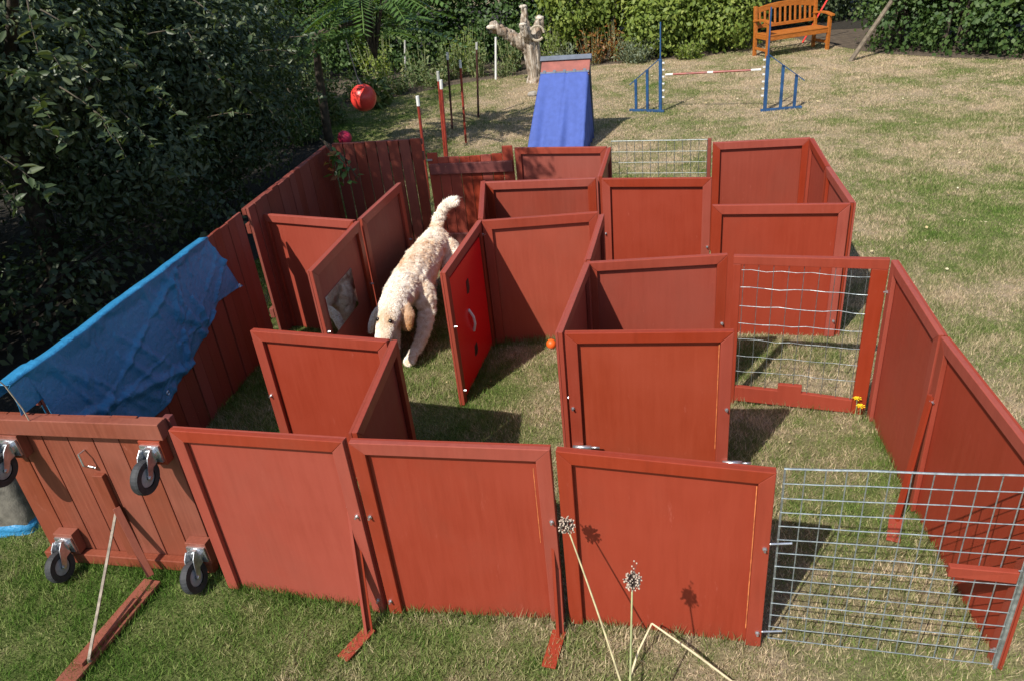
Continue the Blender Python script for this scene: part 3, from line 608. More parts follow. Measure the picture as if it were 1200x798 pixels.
# ------------------------------------------------------------------ foreground seed heads, dandelions
def seedhead(label, px, py, z, rootpx, drop, rad, curve=.05, stem='dry_stem'):
    h = Vector(at(px, py, z)); r = Vector(at(*rootpx)); g = thing('seed_head', label, 'seed head', tuple(r), 0, 'dried allium seed heads')
    h -= r; pts = [Vector((0, 0, -.02)).lerp(h, i/8)+Vector((-curve*math.sin(math.pi*i/8), 0, curve*math.sin(math.pi*i/8)*1.2)) for i in range(9)]
    obj('stem', MB().tube(pts, [.0055-.0022*i/8 for i in range(9)], 6), MT[stem], g, smooth=True)
    a = MB(); b = MB()
    for i in range(150):
        d = Vector(RG.normal(0, 1, 3)).normalized(); rr = rad*random.uniform(.55, 1.0)*(1.2 if i % 29 == 0 else 1); e = h+d*rr
        b.tube([h, e], .0008, 3); a.ball(tuple(e), random.uniform(.002, .0042), 5, 4)
        if i % 2: b.ball(tuple(h+d*rr*.86), .0036, 5, 4)
    if drop:
        for k in range(5): e = h+Vector((.008*random.uniform(-1, 1)+.004*k, 0, rad+.012*k+.01)); a.ball(tuple(e), .0035, 5, 4); b.tube([h, e], .0008, 3)
    obj('seed', a, MT['seed_pale'], g); obj('seed_capsule', b, MT['seed_dark'], g)
seedhead('dried allium seed head leaning beside the upright steel prop', 664, 615, .72, (748, 862), False, .037, -.01, 'dry_stem')
seedhead('dried allium seed head on a straight green stem', 741, 680, .72, (736, 905), True, .037, .0, 'green_stem')
r = Vector(at(735, 800)); k1 = Vector(at(764, 730, .13))-r; k2 = Vector(at(858, 798, .02))-r
g = thing('dry_stalk', 'broken straw-coloured stalk bent over onto the grass', 'dry stalk', tuple(r))
obj('stem', MB().tube([(0, 0, -.02), k1*.5+Vector((-.006, 0, .01)), k1], [.005, .0045, .004], 6), MT['straw'], g); obj('bent_tip', MB().tube([k1, k1.lerp(k2, .5)+Vector((0, 0, .006)), k2, k2*1.15-Vector((0, 0, .01))], [.004, .0055, .005, .003], 6), MT['straw'], g)
for i, (x, y, lb) in enumerate(((995, 462, 'yellow dandelion flower beside the taller part of the gate rail'), (999, 470, 'yellow dandelion flower in front of the wire gate rail'), (1026, 458, 'yellow dandelion flower in the gap beside the side wall'))):
    h = at(x, y, .10 if i < 2 else .08); h = np.array(h) + [0, (-.10, -.10, -.03)[i], (.035, .03, .03)[i]]; g = thing('dandelion', lb, 'flower', (h[0], h[1], 0), 0, 'dandelions by the wire gate'); z = h[2]
    obj('stem', MB().tube([(0, 0, -.01), (.004, 0, z*.5), (0, 0, z)], .0025, 5), MT['green_stem'], g)
    b = MB()
    for q in range(26):
        a = q*2.4; rr = .024*(1-(q % 3)*.22); b.add([(0, 0, z), (rr*math.cos(a-.16), rr*math.sin(a-.16), z+.004+(q % 3)*.003), (rr*1.1*math.cos(a), rr*1.1*math.sin(a), z+.003+(q % 3)*.003), (rr*math.cos(a+.16), rr*math.sin(a+.16), z+.004+(q % 3)*.003)], [(0, 1, 2, 3)])
    obj('petal', b, MT['yellow_petal'], g)
# ------------------------------------------------------------------ balls and poles
p = at(646, 403, .035); tag(obj('small_ball', MB().ball((0, 0, 0), .038, 16, 10), MT['ball_orange'], smooth=True), 'small orange ball on the grass at the foot of a red panel', 'ball').location = tuple(p)
p = at_y(426, 115, 11.9); bz = float(p[2]); g = thing('buoy', 'large red ball hanging from a dark strap under the fern-leaved tree', 'ball', tuple(p))
obj('shell', MB().ball((0, 0, 0), (.195, .195, .20), 36, 24), MT['ball_red'], g, smooth=True)
obj('strap', MB().tube([(-.04, .02, .30), (0, 0, .17)], [.012, .05], 10).tube([(-.04, .02, .30), (-.16, .25, 1.0)], .010, 6), MT['black_plastic'], g)
p = at(404, 162, .11); tag(obj('pink_ball', MB().ball((0, 0, 0), .11, 16, 10), MT['ball_pink'], smooth=True), 'pink ball just showing over the dark plank fence', 'ball').location = (p[0], p[1], .11)
def pole(name, label, top, base, r, mt, z=None, grp=None, tip=None, n=8, cat='pole', bands=0):
    if z is None: b = Vector(at(*base)); t_ = Vector(at_y(top[0], top[1], b.y))
    else: t_ = Vector(at(top[0], top[1], z)); b = Vector(at_y(base[0], base[1], t_.y)); k = b.z/(t_.z-b.z) if t_.z != b.z else 0; b = b+(b-t_)*k
    b.z = 0; g = thing(name, label, cat, tuple(b), 0, grp); d = t_-b
    e = d*(1-.09) if tip else d
    obj('shaft', MB().tube([(0, 0, -.02), e], r, n), MT[mt], g, smooth=False)
    if tip: obj('tip', MB().tube([e, d], r*1.15, n), MT[tip], g)
    return g
WG = 'weave poles behind the maze'
pole('weave_pole', 'red weave pole with white tip beside the plank fence gap', (489, 113), (497, 182), .017, 'pole_red', 1.2, WG, 'white_paint')
pole('weave_pole', 'tall red weave pole of the close pair, its tip pale and long', (513, 84), (521, 178), .016, 'pole_red', 1.28, WG, 'grey_stake')
pole('weave_pole', 'shorter red weave pole of the close pair with white tip', (516.5, 94), (523.5, 180), .017, 'pole_red', 1.2, WG, 'white_paint')
pole('weave_pole', 'nearly black weave pole behind the close pair', (524, 62), (530, 152), .017, 'pole_dark', None, WG, 'white_paint')
pole('weave_pole', 'bright red weave pole with white tip standing alone on the lawn', (539, 71), (546, 168), .017, 'pole_red', None, WG, 'white_paint')
pole('weave_pole', 'dark red weave pole farthest from the maze', (558.5, 50), (560.5, 139), .017, 'pole_dark', None, WG, 'grey_stake')
pole('garden_stake', 'pale grey stake in the border near the hanging ball', (474.5, 48), (475, 93), .022, 'grey_stake', None, None, cat='stake')
pole('garden_stake', 'pale grey stake in the border beside the dead stump', (581, 44), (581, 94), .022, 'white_paint', None, None, cat='stake')
pole('garden_stake', 'thin brown stake in front of the bright green shrubs', (655, 34), (657, 66), .022, 'brown_stake', None, None, cat='stake')
b = Vector(at(997, 72)); t_ = Vector(at_y(1046, 0, b.y+.2)); d = (t_-b)*1.5; g = thing('leaning_pole', 'weathered wooden pole leaning over the lawn beside the ivy', 'pole', tuple(b))
obj('shaft', MB().tube([-d*.02, d*.5, d], [.045, .04, .035], 8), MT['weathered_pole'], g); obj('cap', MB().tube([d, d*1.01], .037, 8), MT['brown_stake'], g)
b = Vector(at_y(950, 34, 16.5)); t_ = Vector(at_y(972, -4, 16.5)); d = t_-b; b2 = b-d*(b.z/d.z); g = thing('orange_pole', 'thin orange-red pole leaning behind the bench', 'pole', tuple(b2))
obj('shaft', MB().tube([(0, 0, 0), (t_-b2)*1.25], .018, 6), MT['ball_red'], g); obj('tip', MB().tube([(t_-b2)*1.25, (t_-b2)*1.3], .02, 6), MT['white_paint'], g)
# ------------------------------------------------------------------ jump
JG = 'blue jump wings'
jl, jr = Vector(at(774, 132)), Vector(at(896, 131)); jd = (jr-jl).normalized()
def wing(label, base, out, sgn, topx):
    o_ = Vector(at(*out)); d = (o_-base); L = d.length; g = thing('jump_wing', label, 'jump wing', tuple(base), math.atan2(d.y, d.x), JG); ht = topx
    obj('upright', MB().box(-.024, .024, -.016, .016, 0, .78), MT['blue_paint'], g, bevel=.003)
    obj('mast', MB().box(-.009, .009, -.009, .009, .78, ht), MT['blue_paint'], g)
    obj('base_bar', MB().box(-.06, L+.10, -.022, .022, .0, .035), MT['blue_paint'], g, bevel=.003)
    obj('brace', MB().bar((0, -.022, .80), (L+.10, -.022, .40), .022, .012), MT['blue_paint'], g)
    for f in (.52, .98): obj('slat', MB().box(L*f-.021, L*f+.021, -.012, .012, .035, .80-.40*f*L/(L+.10)+.0), MT['blue_paint'], g, bevel=.003)
    for k in range(6): obj('bar_cup', MB().box(-.065, -.031, -.012, .012, .22+.1*k, .24+.1*k), MT['white_plastic'], g)
wing('blue jump wing near the blue-clothed ramp', jl, (745, 131), -1, 1.30)
wing('blue jump wing in front of the wooden bench', jr, (931, 128), 1, 1.42)
a, b = Vector(at_y(780, 88, jl.y)), Vector(at_y(892, 82, jr.y)); g = thing('jump_bar', 'red and white pole resting across the two blue jump wings', 'jump bar', tuple(a)); d = b-a
segs = [(0, .08, 'white_paint'), (.08, .45, 'pole_red'), (.45, .51, 'white_paint'), (.51, .90, 'pole_red'), (.90, 1.0, 'white_paint')]
for s0, s1, mm in segs: obj('band', MB().tube([d*s0, d*s1], .015, 8), MT[mm], g)
# ------------------------------------------------------------------ blue ramp
TL, TR = Vector(at(636, 71, 1.05)), Vector(at(691, 69, 1.05)); ax = (TR-TL); ax.z = 0; wr_ = ax.length; ax.normalize(); fw_ = Vector((ax.y, -ax.x, 0))    # toward the camera
mid = (TL+TR)/2; slope = Vector((0, 0, -1))*.80+fw_*1.15; slope.normalize()
g = thing('ramp', 'steep ramp with red board top under a hanging blue cloth', 'ramp', (mid.x, mid.y, 0), math.atan2(ax.y, ax.x)+.12)
def rl(u, s, n=0.0):                                         # local: u across, s down the slope, n off the board
    return Vector((u, -s*.695+n*-.719, 1.05-s*.719+n*.695))
SL = 1.45
def slab(u0, u1, s0, s1, n0, n1): return MB().add([rl(u, s, n) for n in (n0, n1) for s in (s0, s1) for u in (u0, u1)], [(0, 2, 3, 1), (4, 5, 7, 6), (0, 1, 5, 4), (2, 6, 7, 3), (0, 4, 6, 2), (1, 3, 7, 5)])
hw = wr_/2
obj('board', slab(-hw, hw, 0, SL, -.03, 0), MT['ramp_red'], g)
obj('ridge_batten', slab(-hw-.02, hw+.02, -.05, .025, -.05, .03), MT['ramp_grey'], g, bevel=.004)
obj('batten', slab(-hw, hw, .20, .235, .002, .022), MT['ramp_grey'], g)
for k in range(5): u = -hw+.06+k*(2*hw-.12)/4; obj('cleat', slab(u-.02, u+.02, .18, .26, .023, .032), MT['ramp_grey'], g)
for sx in (-1, 1):
    a = rl(sx*(hw-.03), .06, -.06); obj('leg', MB().bar(a, (a.x, a.y+.12, 0), .05, .05), MT['ramp_grey'], g)
obj('tie', MB().bar((-hw+.03, .0, .45), (hw-.03, .0, .45), .03, .03), MT['ramp_grey'], g)
nu, nvv = 40, 40; v = []; f = []
for j in range(nvv+1):
    q = j/nvv; s_ = .245+q*(SL-.25)
    for i in range(nu+1):
        u = (i/nu*2-1); fl = hw*(1.0+(.18 if u < 0 else .08)*q); over = max(0, abs(u)-.84)/.16
        x = math.copysign(min(abs(u)/.84, 1), u)*fl; n = .050+.030*math.sin(u*7+q*1.2+1)*q+.014*math.sin(u*17+1-q)*q-.02*math.exp(-((u-.1+.1*q)/.03)**2)
        P_ = rl(x, s_, n)
        if over > 0: zt = P_.z; P_.z = max(.01, zt*(1-over)); P_.x += math.copysign(.03*over+.012*math.sin(q*26)*over, u); P_.y += .02*over
        v.append(P_)
for j in range(nvv):
    for i in range(nu): k = j*(nu+1)+i; f.append((k, k+1, k+nu+2, k+nu+1))
o = obj('cloth', MB().add(v, f), MT['cloth_blue'], g, smooth=True); sd = o.modifiers.new('t', 'SOLIDIFY'); sd.thickness = .003
tag(obj('lawn_stone', MB().ball((0, 0, .03), (.11, .08, .06), 9, 6), MT['stone']), 'small pale stone on the lawn beside the dead stump', 'stone').location = tuple(at(625, 113))
# ------------------------------------------------------------------ dead stump
sb = Vector(at(627, 98)); sb.y += .1; Y = sb.y
S = lambda x, y, dy=0: np.array(at_y(x, y, Y+dy))-np.array([sb.x, sb.y, 0])
g = thing('dead_stump', 'bleached dead tree stump with sawn-off limbs and a rope loop', 'stump', tuple(sb))
bd = [[(S(629, 101), (.22, .20, .12)), (S(629, 88), .16), (S(625, 70), .165), (S(623, 55), .175), (S(621, 44), .15)],
 [(S(621, 55), .16), (S(608, 50, -.05), .13), (S(596, 41, -.08), .115), (S(584, 34, -.1), .105), (S(579, 32, -.1), .115)],
 [(S(620, 48), .13), (S(616, 36), .10), (S(615, 22, .05), .085), (S(613.5, 10, .08), .085)],
 [(S(626, 46), .13), (S(630, 34), .10), (S(632, 24), .095)], [(S(620, 50), .12), (S(616, 40, -.2), .09), (S(613, 31, -.25), .085)],
 [(S(612, 49), .10), (S(602, 42, .1), .08), (S(597, 39, .1), .08)]]
obj_ = blob('trunk', bd, .028, MT['dead_wood'], 2, g, disp=lambda co: np.array([.020*vnoise(c[0]*1.5, c[2]*.5+c[1], 9)-.045*max(0, 1-2.5*abs(vnoise(c[0]*2.2, c[2]*.25+c[1]*2, 13, 3)))+.010*vnoise(c[0]*2, c[2]*.5+c[1], 30) for c in co]))
for x, y, dy, r_ in ((613, 8, .08, .075), (632.5, 21.5, 0, .085), (576, 32, -.12, .10), (612.5, 29, -.27, .07), (596, 38, .1, .07)):
    c = S(x, y, dy); obj('cut_face', MB().ball(c, (r_, r_, r_*.45), 10, 5), MT['cut_wood'], g)
loop = [S(629, 39, -.12)+np.array([.13*math.cos(a), -.06, .13*math.sin(a)*1.0]) for a in np.linspace(0, 5.6, 14)]; obj('rope_loop', MB().tube(loop, .022, 6), MT['rope'], g)
# ------------------------------------------------------------------ bench
b0, b1 = Vector(at(898, 70)), Vector(at(970, 59)); L = (b1-b0).length; g = thing('bench', 'orange varnished garden bench with arched slatted back', 'bench', tuple(b0), math.atan2(b1.y-b0.y, b1.x-b0.x)); dp = .52
bw = lambda nm, mb: obj(nm, mb, MT['bench_wood'], g, bevel=.005)
for x in (0, L):
    s0 = x-.03 if x else 0; s1 = s0+.06
    bw('leg', MB().box(s0, s1, 0, .06, 0, .62)); bw('leg', MB().add([(xx, yy+.10*(zz > .4)*(zz-.4), zz) for zz in (0, .42, .90) for yy in (dp-.06, dp) for xx in (s0, s1)], [(0, 2, 3, 1), (8, 9, 11, 10)] + [tuple(q+o_ for q in t_) for o_ in (0, 4) for t_ in ((0, 1, 5, 4), (2, 6, 7, 3), (0, 4, 6, 2), (1, 3, 7, 5))]))
    bw('armrest', MB().add([(xx, yy, zz+.04*math.sin(k*1.05)) for k, yy in enumerate((-.06, .14, .32, dp+.02)) for zz in (.62, .655) for xx in (s0-.012, s1+.012)], [(0, 1, 3, 2), (12, 14, 15, 13)] + [tuple(q+o_ for q in t_) for o_ in (0, 4, 8) for t_ in ((0, 4, 5, 1), (2, 3, 7, 6), (0, 2, 6, 4), (1, 5, 7, 3))]))
    bw('side_rail', MB().box(s0+.015, s1-.015, .061, dp-.061, .12, .17)); bw('side_rail', MB().box(s0+.015, s1-.015, .061, dp-.061, .33, .40))
for k in range(5): bw('seat_slat', MB().box(.032, L-.002, .005+k*.092, .085+k*.092, .402, .427))
bw('front_rail', MB().box(.061, L-.031, .012, .04, .32, .40)); bw('lower_back_rail', MB().box(.061, L-.031, dp-.035, dp-.005, .50, .56))
n = 12; arch = lambda x: .86+.075*math.sin(math.pi*min(1, max(0, x/L)))
ap = [(x, arch(x)) for x in np.linspace(.0, L, n+1)]; bw('top_rail', MB().prism([(x, z-.10) for x, z in ap] + [(x, z) for x, z in ap[::-1]], dp+.005, dp+.045))
for k in range(11):
    x = .12+(L-.24)*k/10; bw('back_slat', MB().add([(xx, yy, zz) for zz, o_ in ((.56, 0), (arch(x)-.10, .03)) for yy in (dp-.028+o_, dp-.010+o_) for xx in (x-.022, x+.022)], [(0, 2, 3, 1), (4, 5, 7, 6), (0, 1, 5, 4), (2, 6, 7, 3), (0, 4, 6, 2), (1, 3, 7, 5)]))
# ------------------------------------------------------------------ vegetation
def leaves(name, P_, size, mt, parent, up=.5, droop=.5, out=None, asp=.55, hexa=False, tone=None, bias=None):
    n = len(P_); nrm = RG.normal(0, 1, (n, 3)); nrm[:, 2] = abs(nrm[:, 2])*.6+up
    if out is not None: nrm += out*1.1
    nrm = unit(nrm); d = RG.normal(0, 1, (n, 3)); d[:, 2] -= droop
    if bias is not None: d += bias
    d = unit(d-nrm*(d*nrm).sum(1)[:, None]); s = np.cross(nrm, d); L_ = (size*RG.uniform(.45, 1.35, n))[:, None]; w_ = L_*asp*.5
    if hexa:
        V = np.stack([P_, P_+d*L_*.30+s*w_-nrm*L_*-.06, P_+d*L_*.68+s*w_*.78-nrm*L_*-.04, P_+d*L_-nrm*L_*.10, P_+d*L_*.68-s*w_*.78-nrm*L_*-.04, P_+d*L_*.30-s*w_-nrm*L_*-.06], 1)
        o6 = np.arange(n)[:, None]*6; F = np.concatenate([o6+[0, 1, 2, 3], o6+[0, 3, 4, 5]], 1).reshape(-1, 4); k = 2
    else:
        V = np.stack([P_, P_+d*L_*.45+s*w_, P_+d*L_-nrm*L_*.08, P_+d*L_*.45-s*w_], 1); F = np.arange(n*4).reshape(-1, 4); k = 1
    t_ = RG.beta(2, 2.4, n) if tone is None else np.clip(tone+RG.normal(0, .16, n), 0, 1)
    o_ = obj(name, fast_mesh(name, V.reshape(-1, 3), F, MT[mt], np.repeat(t_, k)), parent=parent); o_['kind'] = 'stuff'; return o_
def clumps(ells, nc, nl, cr, shell=.35):
    """leaf points: clumps spread through ellipsoids, denser near their skin -> uneven outline and gaps"""
    vol = np.array([e[1][0]*e[1][1]*e[1][2] for e in ells])**.67; P_ = []; O = []; T = []
    for e, v_ in zip(ells, vol/vol.sum()):
        k = max(1, int(nc*v_)); d = unit(RG.normal(0, 1, (k, 3))); r = RG.uniform(shell**2, 1, k)**.5; c = np.array(e[0])+d*r[:, None]*np.array(e[1])
        m_ = RG.poisson(nl, k)+2; ii = np.repeat(np.arange(k), m_); q = RG.normal(0, 1, (len(ii), 3))*cr*np.array([1, 1, .6]); P_.append(c[ii]+q); O.append(d[ii]+unit(q)*.6); T.append(RG.uniform(.15, .75, k)[ii])
    P_ = np.concatenate(P_); O = np.concatenate(O); T = np.concatenate(T); k = P_[:, 2] > .02; return P_[k], O[k], T[k]
def tree(name, label, base, ells, nc, nl, cr, size, mt, trunk=True, hexa=False, group=None, cat='tree', limbs=6, bark='bark', th=None, asp=.55, droop=.5, shell=.35):
    base = np.array([base[0], base[1], 0.]); g = thing(name, label, cat, tuple(base), 0, group)
    el = [(np.array(c)-base, r) for c, r in ells]; P_, O, T = clumps(el, nc, nl, cr, shell); leaves('crown', P_, size, mt, g, out=O, hexa=hexa, tone=T, asp=asp, droop=droop)
    top = max(e[0][2] for e in el); th = th or .04+.02*top; b = MB()
    b.tube([(0, 0, -.05), (.04, .03, top*.35), (-.03, .06, top*.7), (.02, 0, top)], [th, th*.8, th*.55, th*.25], 8, .08)
    for k in range(limbs):
        e = el[k % len(el)]; h = top*random.uniform(.2, .6); tgt = e[0]+unit(RG.normal(0, 1, 3))*np.array(e[1])*.75; tgt[2] = max(tgt[2], h*.6)
        mid_ = np.array([tgt[0]*.45, tgt[1]*.45, (h+tgt[2])/2+.1]); b.tube([(0, 0, h), mid_, tgt], [th*.45, th*.3, th*.1], 6, .08)
    obj('trunk', b, MT[bark], g, smooth=True); return g
TG = 'trees and shrubs along the shaded side'
KW = dict(hexa=True, group=TG, asp=.44)
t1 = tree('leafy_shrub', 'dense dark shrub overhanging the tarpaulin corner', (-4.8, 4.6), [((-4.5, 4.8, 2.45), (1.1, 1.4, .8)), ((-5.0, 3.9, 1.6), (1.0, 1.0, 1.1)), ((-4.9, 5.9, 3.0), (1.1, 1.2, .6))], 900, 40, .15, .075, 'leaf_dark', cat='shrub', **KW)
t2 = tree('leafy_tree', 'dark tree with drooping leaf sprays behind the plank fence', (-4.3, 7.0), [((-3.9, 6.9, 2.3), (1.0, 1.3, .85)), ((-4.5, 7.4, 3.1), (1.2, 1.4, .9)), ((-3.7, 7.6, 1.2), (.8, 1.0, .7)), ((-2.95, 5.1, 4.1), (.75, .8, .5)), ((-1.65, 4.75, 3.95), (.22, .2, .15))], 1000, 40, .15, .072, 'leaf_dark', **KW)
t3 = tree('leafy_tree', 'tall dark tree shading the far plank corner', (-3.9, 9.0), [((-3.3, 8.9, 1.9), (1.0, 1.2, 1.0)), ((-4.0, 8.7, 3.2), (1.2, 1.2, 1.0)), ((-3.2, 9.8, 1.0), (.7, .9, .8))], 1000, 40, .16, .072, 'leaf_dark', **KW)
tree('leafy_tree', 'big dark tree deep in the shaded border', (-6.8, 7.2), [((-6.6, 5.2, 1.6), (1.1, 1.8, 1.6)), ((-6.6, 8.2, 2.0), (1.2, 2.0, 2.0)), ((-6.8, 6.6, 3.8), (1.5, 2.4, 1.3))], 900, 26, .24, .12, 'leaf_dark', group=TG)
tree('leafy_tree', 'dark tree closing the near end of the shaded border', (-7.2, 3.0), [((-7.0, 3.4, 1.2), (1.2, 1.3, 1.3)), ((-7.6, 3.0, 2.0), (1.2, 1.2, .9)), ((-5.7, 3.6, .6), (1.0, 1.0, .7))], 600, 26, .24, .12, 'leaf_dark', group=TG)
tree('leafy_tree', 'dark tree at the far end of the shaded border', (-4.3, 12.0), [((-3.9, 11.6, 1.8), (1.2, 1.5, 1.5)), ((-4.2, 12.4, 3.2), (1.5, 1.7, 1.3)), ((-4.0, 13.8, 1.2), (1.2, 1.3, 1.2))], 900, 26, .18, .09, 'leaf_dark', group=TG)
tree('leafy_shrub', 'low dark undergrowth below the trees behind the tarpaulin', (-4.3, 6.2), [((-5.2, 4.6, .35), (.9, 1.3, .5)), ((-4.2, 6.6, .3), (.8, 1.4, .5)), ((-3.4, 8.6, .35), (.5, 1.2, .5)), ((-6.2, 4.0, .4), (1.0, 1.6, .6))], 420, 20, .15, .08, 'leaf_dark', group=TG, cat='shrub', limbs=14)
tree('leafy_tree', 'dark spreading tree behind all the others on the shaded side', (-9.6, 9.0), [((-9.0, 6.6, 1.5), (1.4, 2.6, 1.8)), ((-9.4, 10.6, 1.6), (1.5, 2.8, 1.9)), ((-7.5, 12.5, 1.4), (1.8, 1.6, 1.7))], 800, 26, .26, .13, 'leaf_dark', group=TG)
# sprays of larger leaves that stand out of the dark mass, each leaf spray a part of its tree
def spray(tr_, px, py, Y, ln=.42, n=15, mt='leaf_dark', size=.085):
    p = at_y(px, py, Y); o_ = np.array(tr_.location); d = unit(np.array([random.uniform(.2, 1), random.uniform(-1, -.1), random.uniform(-.5, .25)])); q = p-d*ln*.6-o_
    pts = np.array([q+d*ln*(.25+.75*k/n)+RG.normal(0, .008, 3)+np.array([0, 0, -.10*(k/n)**2]) for k in range(n)]); sd = np.array([-d[1], d[0], 0])
    st_ = MB().tube([q-d*.05, q, q+d*ln*.5+[0, 0, -.02], q+d*ln+[0, 0, -.1]], [.008, .006, .004, .002], 5); lf = leaves('leaf_spray', pts, size, mt, tr_, up=.7, droop=.4, hexa=True, asp=.42, bias=np.array([(sd if k % 2 else -sd)*2.2+d*1.4 for k in range(n)]), tone=np.full(n, .5)); obj('twig', st_, MT['twig'], lf)
for tr_, lst in ((t1, ((47, 118, 4.2), (62, 62, 4.4), (20, 80, 4.0), (110, 125, 4.7), (135, 158, 4.8), (85, 30, 4.6), (30, 200, 4.0), (12, 228, 3.9), (120, 140, 4.6), (95, 75, 4.5), (35, 25, 4.3), (60, 150, 4.2))),
                 (t2, ((182, 100, 5.6), (196, 118, 5.7), (150, 60, 5.5), (236, 60, 6.0), (265, 90, 6.2), (210, 30, 5.9), (275, 128, 6.3), (203, 202, 5.8), (230, 150, 6.0), (165, 150, 5.4), (250, 15, 6.2))),
                 (t3, ((330, 55, 7.6), (345, 78, 7.8), (300, 180, 7.4), (310, 120, 7.5), (365, 40, 8.0), (372, 110, 8.0), (290, 30, 7.4), (352, 140, 7.9)))):
    for x_, y_, Y_ in lst: spray(tr_, x_, y_, Y_+.9)
# sumac with long pinnate fronds
sb_ = np.array([-2.35, 11.2, 0]); g = thing('sumac_tree', 'fern-leaved sumac tree with long drooping fronds above the red ball', 'tree', tuple(sb_), 0, None)
crn = at_y(432, 22, 10.9)-sb_; b = MB(); b.tube([(0, 0, -.05), (.05, .02, .9), (.12, .0, 1.7), crn], [.07, .06, .05, .03], 8, .06)
def frond_mesh():
    L_ = .85; v = []; f = []; rd = []
    n = 13
    for k in range(n):
        q = (k+1)/n; c = np.array([q*L_, 0, -.32*q*q]); ll = .19*(1-.55*abs(q-.45))*(1 if q < .95 else .8)
        for sd in (-1, 1):
            d = np.array([.35, sd*1.0, -.35]); d /= np.linalg.norm(d); s_ = np.array([.9, -sd*.3, 0])*.034; i = len(v)
            v += [c, c+d*ll*.4+s_, c+d*ll, c+d*ll*.4-s_]; f.append((i, i+1, i+2, i+3)); rd.append(random.uniform(.2, .9))
    for k in range(n):
        q0, q1 = k/n, (k+1)/n; a, e = np.array([q0*L_, 0, -.32*q0*q0]), np.array([q1*L_, 0, -.32*q1*q1]); i = len(v); v += [a+[0, .006, 0], a-[0, .006, 0], e-[0, .005, 0], e+[0, .005, 0]]; f.append((i, i+1, i+2, i+3)); rd.append(.95)
    return fast_mesh('frond', np.array(v), np.array(f), MT['leaf_sumac'], np.array(rd))
fms = [frond_mesh() for _ in range(3)]
for k in range(60):
    a = random.uniform(0, 6.283); h = random.uniform(-.2, .75); rr = random.uniform(.05, .45); c = crn+np.array([rr*math.cos(a), rr*math.sin(a)*1.0, h])
    if k % 4 == 0: b.tube([crn+np.array([0, 0, -.5]), (crn+c)/2, c], [.02, .015, .008], 5)
    o = obj('frond', fms[k % 3], parent=g); o.location = tuple(c); o.rotation_euler = (random.uniform(-.3, .3), random.uniform(-.35, .35), a+random.uniform(-.5, .5)); o.scale = (random.uniform(.6, 1.0),)*3
obj('trunk', b, MT['bark'], g, smooth=True)
# hedges and shrubs at the end of the lawn
def hedge(name, label, ells, nc, nl, cr, size, mt, asp=.8, cat='hedge', group=None, stems=6):
    base = np.mean([e[0] for e in ells], 0); base[2] = 0; g = thing(name, label, cat, tuple(base), 0, group); el = [(np.array(c)-base, r) for c, r in ells]
    P_, O, T = clumps(el, nc, nl, cr, .55); leaves('foliage', P_, size, mt, g, out=O, tone=T, asp=asp)
    for k in range(stems):
        e = el[k % len(el)]; b = MB().tube([(e[0][0]+random.uniform(-.3, .3), e[0][1], -.02), (e[0][0]+random.uniform(-.2, .2), e[0][1]+.1, e[0][2]*.8), (e[0][0]+random.uniform(-.4, .4), e[0][1], e[0][2]+e[1][2]*.6)], [.05, .04, .012], 6); obj('stem', b, MT['bark'], g)
    return g
hedge('ivy_hedge', 'tall dark ivy-covered hedge behind the dead stump', [((x, 18.6+random.uniform(-.2, .2), z), (1.0, .8, 1.0)) for x in np.arange(-7.5, 3.6, 1.0) for z in (.8, 2.2, 3.3)] + [((x, 19.8, z), (1.2, .6, 1.2)) for x in np.arange(-7.5, 4.6, 1.6) for z in (.9, 2.6)], 5200, 24, .17, .085, 'leaf_ivy')
hedge('leafy_shrub', 'bright green rounded shrub just behind the blue ramp', [((2.3, 17.5, 1.5), (.9, .7, 1.2)), ((3.0, 17.2, 2.6), (1.0, .8, .9)), ((1.7, 17.9, 2.6), (.8, .6, .9))], 800, 24, .16, .10, 'leaf_bright', .6, 'shrub', 'bright green shrubs at the end of the lawn')
hedge('leafy_shrub', 'bright green spreading shrub behind the jump bar', [((4.0, 17.0, 1.1), (1.0, .7, 1.0)), ((4.2, 17.1, 2.4), (1.1, .8, 1.1)), ((3.6, 16.7, .7), (.6, .5, .6))], 860, 24, .16, .10, 'leaf_bright', .6, 'shrub', 'bright green shrubs at the end of the lawn')
hedge('leafy_shrub', 'bright green shrub touching the end of the bench', [((5.1, 16.6, .75), (.75, .6, .75)), ((5.0, 17.0, 1.9), (.8, .7, 1.1)), ((5.6, 17.6, 2.9), (1.0, .7, .9))], 760, 24, .15, .095, 'leaf_bright', .6, 'shrub', 'bright green shrubs at the end of the lawn')
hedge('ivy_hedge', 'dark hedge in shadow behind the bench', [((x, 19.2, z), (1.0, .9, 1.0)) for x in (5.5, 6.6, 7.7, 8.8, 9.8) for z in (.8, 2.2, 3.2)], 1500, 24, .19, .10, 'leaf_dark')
hp = [(7.9, 14.9), (8.5, 14.1), (9.1, 13.4), (9.8, 12.7), (10.7, 12.0), (11.8, 11.3)]
hedge('ivy_hedge', 'glossy dark ivy hedge bordering the open lawn', [((x+random.uniform(-.1, .1), y, z), (.8, .75, .85)) for x, y in hp for z in (.65, 1.7, 2.8)] + [((x+1.1, y+1.1, z), (.9, .9, 1.0)) for x, y in hp for z in (1.0, 2.6)], 3400, 24, .15, .085, 'leaf_ivy')
